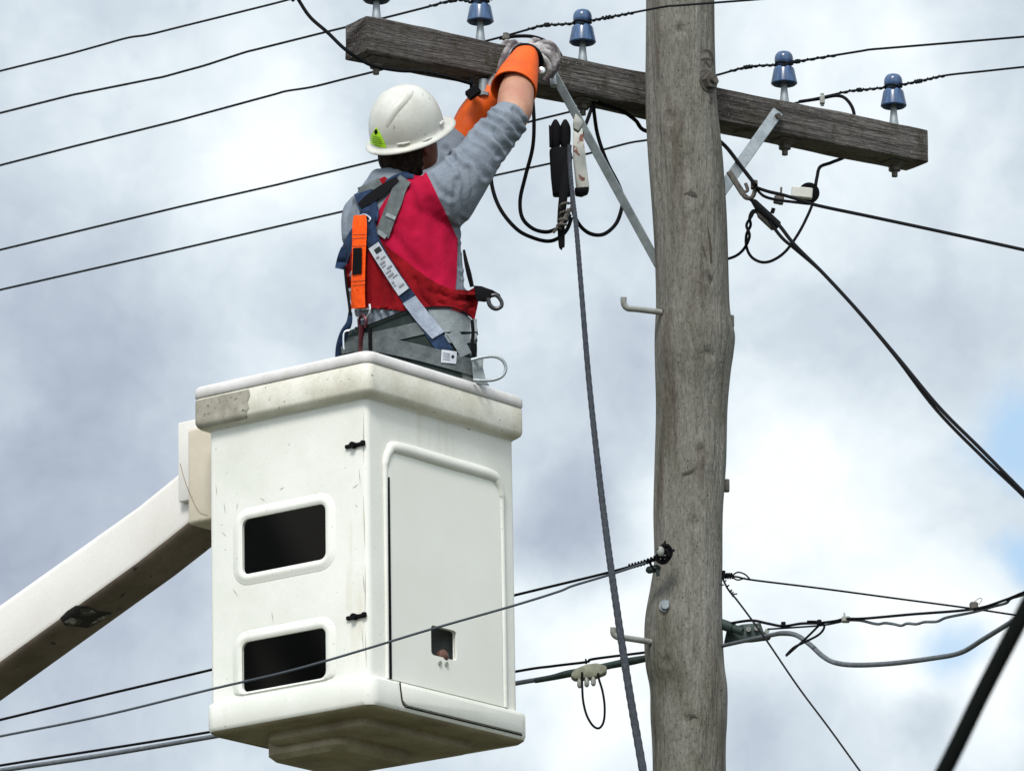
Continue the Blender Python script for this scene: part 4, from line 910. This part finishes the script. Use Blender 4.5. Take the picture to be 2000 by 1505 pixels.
# helmet
def helm():
    rings = []
    seg = 64
    angs = [2*math.pi*k/seg for k in range(seg)]
    def ring(ts, u, ext=0, fext=0, du=0):
        out = []
        for a in angs:
            ca, sa = math.cos(a), math.sin(a)
            fr = max(0, ca)**2.0
            rl = .128*ts + ext + fext*fr; rw = .106*ts + ext
            out.append(hpt(.0+rl*ca, rw*sa, u - du*fr))
        return out
    # outer dome
    for k in range(1, 15):
        t = k/14*math.pi/2
        rings.append(ring(math.sin(t)**.92, .138*math.cos(t)**.95 if k < 14 else 0.0))
    rings.append(ring(1.0, -.012)); rings.append(ring(1.0, -.018, .004, .004)); rings.append(ring(1.0, -.021, .013, .030, .004)); rings.append(ring(1.0, -.024, .018, .044, .008))
    rings.append(ring(1.0, -.028, .019, .046, .010)); rings.append(ring(1.0, -.031, .017, .043, .010)); rings.append(ring(1.0, -.026, .0, .0, 0))
    rings.append(ring(.94, -.02))
    for k in range(13, 0, -1):
        t = k/14*math.pi/2; rings.append(ring(math.sin(t)**.92*.96, .132*math.cos(t)**.95))
    return loft(rings)
hv, hfc = helm()
helmet = mk('helmet', (hv, hfc), M_HELM, man, smooth=45)
bvh_h = BVHTree.FromPolygons([Vector(v) for v in hv], hfc)
# moulded ridge along the crown, side ridge and vents
def on_dome(az, t, off=0):
    a = R(az); tt = R(t); s = math.sin(tt)**.92; return hpt((.128*s+off*s)*math.cos(a), (.106*s+off*s)*math.sin(a), (.138+off)*math.cos(tt)**.95 if t < 90 else 0)
def ridge(azs, ts, rad):
    P = [on_dome(a, t, -.002) for a, t in zip(azs, ts)]
    P = [Vector(q) for q in catmull([tuple(p) for p in P], 6)]
    n = len(P); return tube(P, [rad*(.35+.65*math.sin(math.pi*min(1, (i+.5)/n*1.0))**.5) for i in range(n)], 12)
def ray_surf(px, py, bvh, off=0.0):
    d = ray(px, py).normalized(); h, n, i, dist = bvh.ray_cast(CAMP, d)
    if h is None: return None, None
    if n.dot(d) > 0: n = -n
    return h+n*off, n
rp1 = []
for (x, y) in ((754, 254), (758, 238), (766, 222), (778, 206), (790, 192), (801, 180), (806, 174)):
    h, n = ray_surf(x, y, bvh_h, -.0145)
    if h is not None: rp1.append(h)
if len(rp1) > 3:
    P = [Vector(q) for q in catmull([tuple(p) for p in rp1], 5)]; n_ = len(P)
    mk('ridge', tube(P, [0.021*(.55+.45*math.sin(math.pi*(i+.5)/n_)**.6) for i in range(n_)], 12), M_HELM, helmet)
hb = []
for (x0, y0, x1, y1) in ((776, 282, 800, 278), (826, 276, 843, 269)):
    a, n = ray_surf(x0, y0, bvh_h, .001); b, n2_ = ray_surf(x1, y1, bvh_h, .001)
    if a is not None and b is not None: hb.append(tube([a, (a+b)/2+n*.003, b], [.003, .004, .003], 8))
a, n = ray_surf(858, 244, bvh_h, .001); b, _ = ray_surf(864, 238, bvh_h, .001)
if a is not None and b is not None: hb.append(tube([a, b], .005, 8))
for h_ in hb: mk('slot', h_, M_HELM, helmet)

# patches laid on surfaces
def patch(name, poly, bvh, off, m, parent, step=9, th=.0025, rough=0, smooth=None, seed=0):
    bm = bmesh.new(); vs = [bm.verts.new((x, y, 0)) for x, y in poly]; bm.faces.new(vs)
    xs = [p[0] for p in poly]; ys = [p[1] for p in poly]
    k = math.floor(min(xs)/step)*step
    while k < max(xs): bmesh.ops.bisect_plane(bm, geom=list(bm.verts)+list(bm.edges)+list(bm.faces), plane_co=(k+.013, 0, 0), plane_no=(1, 0, 0)); k += step
    k = math.floor(min(ys)/step)*step
    while k < max(ys): bmesh.ops.bisect_plane(bm, geom=list(bm.verts)+list(bm.edges)+list(bm.faces), plane_co=(0, k+.017, 0), plane_no=(0, 1, 0)); k += step
    bmesh.ops.triangulate(bm, faces=[f for f in bm.faces if len(f.verts) > 4])
    bm.verts.index_update(); pts = [(v.co.x, v.co.y) for v in bm.verts]; fcs = [tuple(v.index for v in f.verts) for f in bm.faces]; bm.free()
    H = []
    for x, y in pts:
        h, n = ray_surf(x, y, bvh)
        H.append((h, n))
    hits = [i for i, h in enumerate(H) if h[0] is not None]
    if not hits: return None
    V = []
    for i, (x, y) in enumerate(pts):
        h, n = H[i]
        if h is None:
            j = min(hits, key=lambda q: (pts[q][0]-x)**2+(pts[q][1]-y)**2)
            h = W(x, y, H[j][0].y+.004); n = H[j][1]
        V.append(h - ray(x, y).normalized()*off*.5 + n*off*.5)
    # outer + inner sheet
    inn = [v + ray(*pts[i]).normalized()*th for i, v in enumerate(V)]
    n0 = len(V); edges = {}
    for f in fcs:
        for a, b in zip(f, f[1:]+f[:1]): edges[(a, b)] = edges.get((a, b), 0)+1
    side = [(a, b, b+n0, a+n0) for (a, b) in edges if (b, a) not in edges]
    return mk(name, (V+inn, list(fcs)+[tuple(i+n0 for i in f[::-1]) for f in fcs]+side), m, parent, smooth=smooth or 40)
def band(pts, wpx, sub=5):
    P = catmull([(p[0], p[1], p[2] if len(p) > 2 else wpx) for p in pts], sub); l_ = []; r_ = []
    for i, p in enumerate(P):
        a = Vector(P[max(i-1, 0)][:2]); b = Vector(P[min(i+1, len(P)-1)][:2]); t = (b-a).normalized(); n = Vector((-t.y, t.x))*p[2]/2
        l_.append((p[0]+n.x, p[1]+n.y)); r_.append((p[0]-n.x, p[1]-n.y))
    return l_+r_[::-1]
# vest
vest = patch('vest', [(738, 472), (738, 415), (750, 395), (768, 372), (782, 352), (806, 344), (833, 338), (853, 380), (874, 423), (893, 468), (892, 500), (891, 539), (888, 568), (860, 566), (832, 552), (791, 520), (752, 490)], bvh_t, .005, M_RED, man, 5)
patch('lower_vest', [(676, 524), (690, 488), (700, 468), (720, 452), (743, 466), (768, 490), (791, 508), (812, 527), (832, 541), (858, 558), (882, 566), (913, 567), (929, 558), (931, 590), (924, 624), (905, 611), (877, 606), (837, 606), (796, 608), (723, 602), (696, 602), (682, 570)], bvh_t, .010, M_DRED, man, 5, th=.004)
patch('vest_pocket', [(682, 545), (690, 528), (697, 522), (699, 560), (697, 600), (688, 585)], bvh_t, .014, M_GWEB2, man, 8)
# harness belt
patch('belt_pad', [(672, 650), (700, 640), (721, 636), (760, 622), (796, 609), (837, 602), (877, 602), (905, 614), (922, 628), (928, 660), (926, 742), (880, 735), (820, 720), (760, 702), (700, 692), (668, 694)], bvh_s, .014, M_DPAD, man, 8, th=.008)
patch('belt_back', [(837, 606), (877, 605), (900, 614), (914, 625), (900, 636), (860, 634), (842, 622)], bvh_s, .018, M_GWEB2, man, 8)
patch('belt_strap', band([(706, 664), (735, 662), (780, 652), (832, 640)], 26), bvh_s, .019, M_GWEB, man, 8)
patch('belt_strap', band([(846, 640), (880, 637), (926, 636)], 25), bvh_s, .019, M_GWEB2, man, 8)
patch('belt_strap', band([(866, 660), (890, 664), (926, 660)], 17), bvh_s, .020, M_GWEB2, man, 8)
patch('belt_strap', band([(880, 650), (892, 670), (905, 695)], 22), bvh_s, .023, M_GWEB2, man, 8)
patch('belt_strap', band([(672, 676), (700, 672), (740, 673), (800, 685), (862, 702), (926, 722)], 31), bvh_s, .022, M_GWEB, man, 8)
pad_e = patch('belt_edge', band([(700, 640), (721, 637), (760, 622), (796, 609), (837, 602), (877, 602), (905, 614), (920, 628), (925, 655)], 3.2), bvh_s, .023, M_BLACK, man, 8)
lab = patch('care_label', [(862, 685), (888, 689), (887, 713), (861, 710)], bvh_s, .026, M_LABEL, man, 8, th=.001)
patch('print', [(881, 695), (884, 699), (881, 703), (878, 699)], bvh_s, .0275, M_BLACK, lab, 8, th=.0006)
for k in range(4): patch('print', [(864, 691+k*4), (876, 693+k*4), (876, 694+k*4), (864, 692+k*4)], bvh_s, .0275, M_PRINT, lab, 8, th=.0006)
# shoulder straps
patch('shoulder_strap', band([(793, 352), (783, 368), (773, 396), (760, 428), (748, 462)], 27), bvh_s, .012, M_GWEB, man, 7)
patch('strap_keeper', band([(757, 420), (775, 428)], 7), bvh_s, .016, M_GWEB2, man, 7)
patch('strap_keeper', band([(740, 452), (757, 464)], 9), bvh_s, .016, M_GWEB2, man, 7)
patch('collar', [(738, 352), (752, 346), (762, 353), (746, 374), (737, 370)], bvh_s, .008, M_DRED, man, 7)
patch('collar_strap', band([(758, 360), (775, 350), (795, 344), (808, 344)], 14), bvh_s, .010, M_NAVY, man, 7)
patch('cross_strap', band([(706, 404, 12), (722, 392, 18), (746, 376, 20), (764, 362, 15), (778, 352, 10)], 20), bvh_s, .016, M_BLACK, man, 7)
patch('navy_strap', band([(712, 376), (718, 395), (724, 412), (722, 430)], 36), bvh_s, .013, M_NAVY, man, 7)
patch('grey_collar_strap', band([(704, 376), (725, 366), (745, 356)], 16), bvh_s, .010, M_GWEB, man, 7)
patch('navy_strap', band([(722, 424), (704, 446), (688, 472), (675, 500), (669, 525)], 22), bvh_s, .013, M_NAVY, man, 7)
ds_ = patch('diagonal_strap', band([(722, 425), (728, 460), (746, 498), (772, 540), (800, 582), (830, 626), (855, 665), (870, 690)], 27), bvh_s, .021, M_NAVY, man, 7)
lb2 = patch('strap_label', [(725, 487), (744, 474), (773, 519), (802, 564), (783, 579), (754, 533)], bvh_s, .026, M_LABEL, man, 7, th=.001)
patch('silvery_sleeve', [(791, 594), (814, 579), (840, 615), (866, 650), (845, 664), (818, 632)], bvh_s, .026, M_SILVER, man, 7, th=.002)
pr_ = random.Random(3)
for k in range(13):
    t = .07+.86*k/13; c0 = Vector((725, 487)).lerp(Vector((783, 579)), t); c1 = Vector((744, 474)).lerp(Vector((802, 564)), t)
    if k == 0:
        q = [c0.lerp(c1, .35), c0.lerp(c1, .9)]; d = Vector((5, 8))
        patch('print', [tuple(q[0]), tuple(q[1]), tuple(q[1]+d), tuple(q[0]+d)], bvh_s, .0275, M_DPAD, lb2, 7, th=.0006); continue
    if k == 1: continue
    a, b = (.12, .12+.6*pr_.random()+.15) if k % 3 else (.4, .88)
    q = [c0.lerp(c1, a), c0.lerp(c1, b)]; d = Vector((1.3, 2.1))*(1.0 if k % 2 else 1.6)
    patch('print', [tuple(q[0]), tuple(q[1]), tuple(q[1]+d), tuple(q[0]+d)], bvh_s, .0275, M_PRINT, lb2, 7, th=.0006)
# lanyard
ln = patch('orange_lanyard', band([(711, 424, 22), (710, 445, 27), (709, 500, 25), (708, 560, 25), (709, 602, 26)], 26), bvh_s, .034, M_OWEB, man, 7, th=.006)
patch('lanyard_window', [(699, 486), (715, 485), (715, 535), (698, 537)], bvh_s, .038, M_BLACK, ln, 7, th=.003)
for yy in (459, 466, 481, 548, 556): patch('stitching', band([(698, yy+1), (721, yy)], 1.4), bvh_s, .0355, mat('stitch', (.45, .06, .01), None, .8) if 'stitch' not in MATS else MATS['stitch'], ln, 9, th=.001)
def surf_tube(pts, off, rpx, seg=8):
    out = []; last = None
    for x, y in pts:
        h, n = ray_surf(x, y, bvh_s)
        if h is None: h = W(x, y, last if last else 19.35)
        else: h = h - ray(x, y).normalized()*off; last = h.y
        out.append(h)
    P = [Vector(q) for q in catmull([tuple(p) for p in out], 5)]
    return tube(P, rpx/650, seg)
mk('d_ring', surf_tube([(699, 424), (712, 419), (723, 426), (721, 433)], .03, 2.2), M_CHROME, man)
mk('lanyard_ring', surf_tube([(696, 594), (694, 606), (697, 618), (708, 624), (718, 618), (723, 606), (722, 594)], .036, 2.4), M_CHROME, man)
mk('lanyard_bar', surf_tube([(695, 604), (722, 603)], .036, 2.2), M_CHROME, man)
mk('snap_hook', join(surf_tube([(702, 640), (702, 624), (708, 614), (715, 624), (714, 640)], .04, 3.2), surf_tube([(707, 634), (706, 655), (705, 680), (706, 696)], .042, 6, 10)), M_MAROON, man)
mk('back_cord', surf_tube([(722, 640), (723, 660), (724, 685), (730, 698)], .034, 4), M_BLACK, man)
mk('left_buckle', join(surf_tube([(683, 645), (672, 650), (671, 672), (672, 682)], .024, 1.8)), M_CHROME, man)
mk('side_strap', ptube([(684, 610, 19.38, 4), (682, 630, 19.38, 6), (672, 650, 19.40, 8), (664, 675, 19.42, 8), (660, 700, 19.44, 6)], 6, 4, 8, .6), M_NAVY, man)
mk('side_cord', ptube([(673, 520, 19.42, 2.4), (677, 560, 19.4, 2.6), (683, 600, 19.38, 3), (684, 625, 19.38, 3)], 3, 4, 8), M_BLACK, man)
# right hip d-ring, chest strap and black carabiner
mk('hip_ring', join(ptube([(920, 703, 19.24), (945, 697, 19.24), (966, 696, 19.24), (981, 703, 19.24), (988, 718, 19.24), (982, 733, 19.24), (966, 741, 19.24), (945, 743, 19.24), (924, 742, 19.24)], 3.4, 6, 10)), M_STEEL, man)
mk('hip_plate', slab([(921, 702), (944, 700), (942, 718), (948, 742), (956, 752), (925, 748)], 19.27, .01, .002), M_GWEB2, man)
mk('side_buckle', ptube([(906, 488, 19.24, 2.4), (910, 510, 19.24, 4), (916, 535, 19.24, 5), (922, 560, 19.25, 4)], 4, 4, 8), M_BLACK, man)
mk('side_strap', ptube([(922, 625, 19.24), (924, 650, 19.24), (922, 680, 19.24), (930, 700, 19.25)], 3.4, 4, 8), M_BLACK, man)
cb = mk('carabiner_strap', slab([(925, 557), (940, 558), (962, 566), (978, 575), (976, 577), (963, 573), (960, 580), (948, 588), (930, 586)], 19.26, .014, .003), M_BLACK, man)
mk('carabiner', ptube([(953, 582, 19.25, 4.5), (957, 596, 19.25, 4.5), (968, 603, 19.25, 4.2), (979, 598, 19.25, 4), (979, 588, 19.25, 4), (970, 577, 19.25, 4), (960, 577, 19.25, 4)], 4.2, 5, 10), mat('dark_metal', (.04, .04, .045), None, .4, .6), cb)
# helmet sticker
stk = patch('sticker', [(735, 248), (744, 262), (756, 289), (738, 287), (722, 279), (724, 268)], bvh_h, .0015, M_LIME, helmet, 6, th=.001)
patch('print', [(733, 253), (737, 253), (738, 259), (734, 263), (731, 258)], bvh_h, .003, M_BLACK, stk, 4, th=.0005)
for k, (a, b) in enumerate(((729, 742), (727, 744), (727, 746), (728, 748), (732, 744))): patch('print', [(a, 266+k*4), (b, 268+k*4), (b, 269.3+k*4), (a, 267.3+k*4)], bvh_h, .003, mat('sticker_print', (.08, .16, .02), None, .6) if 'sticker_print' not in MATS else MATS['sticker_print'], stk, 6, th=.0005)
# hair and glasses
hair = fuse([loft([hring(-.012, .092, .084, .0), hring(-.014, .097, .086, -.035), hring(-.024, .092, .082, -.07), hring(-.034, .080, .072, -.10), hring(-.042, .064, .060, -.128), hring(-.046, .045, .045, -.15)])], .005, 2)
hv_ = []
for v in hair[0]:
    d = (v-HC); f_ = d.dot(hf); u_ = d.dot(hu)
    k = noise.noise(Vector((v.x*70, v.y*70, v.z*18)))*.009; hv_.append(v + (d-hu*u_).normalized()*k)
# keep only hair behind the ears
keep = [f for f in hair[1] if sum((hv_[i]-HC).dot(hf) for i in f)/len(f) < -.036]
mk('hair', (hv_, keep), M_HAIR, man, smooth=None)
mk('sunglasses', join(tube([hpt(.105, -.05, -.035), hpt(.112, -.025, -.036), hpt(.114, 0, -.034), hpt(.112, .025, -.036), hpt(.103, .052, -.035), hpt(.07, .073, -.034)], [.010, .016, .008, .016, .012, .004], 12, .4),
                      tube([hpt(.07, .073, -.034), hpt(-.01, .078, -.036)], .003, 6)), M_LENS, man)

# worn decal patch on the underside of the boom, engraved line on the cover
bw_ = wmx(boom); bvh_b = BVHTree.FromPolygons([bw_ @ v.co for v in boom.data.vertices], [tuple(f.vertices) for f in boom.data.polygons])
def c8(L_): return [(x/2.51, 780+y/2.51) for x, y in L_]
dc = patch('worn_decal', c8([(295, 1070), (330, 1035), (372, 1008), (432, 1012), (480, 1036), (552, 1042), (500, 1080), (432, 1118), (380, 1112), (318, 1104)]), bvh_b, .002, M_SHADE_AND_DECAL, boom, 8, th=.001)
for q in ([(392, 1022), (440, 1020), (472, 1040), (440, 1056), (396, 1056)], [(312, 1088), (345, 1066), (405, 1072), (392, 1098), (336, 1102)], [(436, 1102), (478, 1064), (538, 1048), (498, 1078)]):
    patch('decal_chip', c8(q), bvh_b, .004, mat('chipped_paint', (.30, .29, .27), (.05, .045, .04), .8, scale=30, contrast=(.45, .55)) if 'chipped_paint' not in MATS else MATS['chipped_paint'], dc, 8, th=.001)
cv = bpy.data.objects['pivot_cover']; cm = wmx(cv); bvh_c = BVHTree.FromPolygons([cm @ v.co for v in cv.data.vertices], [tuple(f.vertices) for f in cv.data.polygons])
patch('cover_seam', band([(352, 905), (362, 940), (378, 980), (390, 1000), (406, 1006)], 1.6), bvh_c, .001, mat('seam_brown', (.25, .2, .14), None, .8), cv, 8, th=.001)
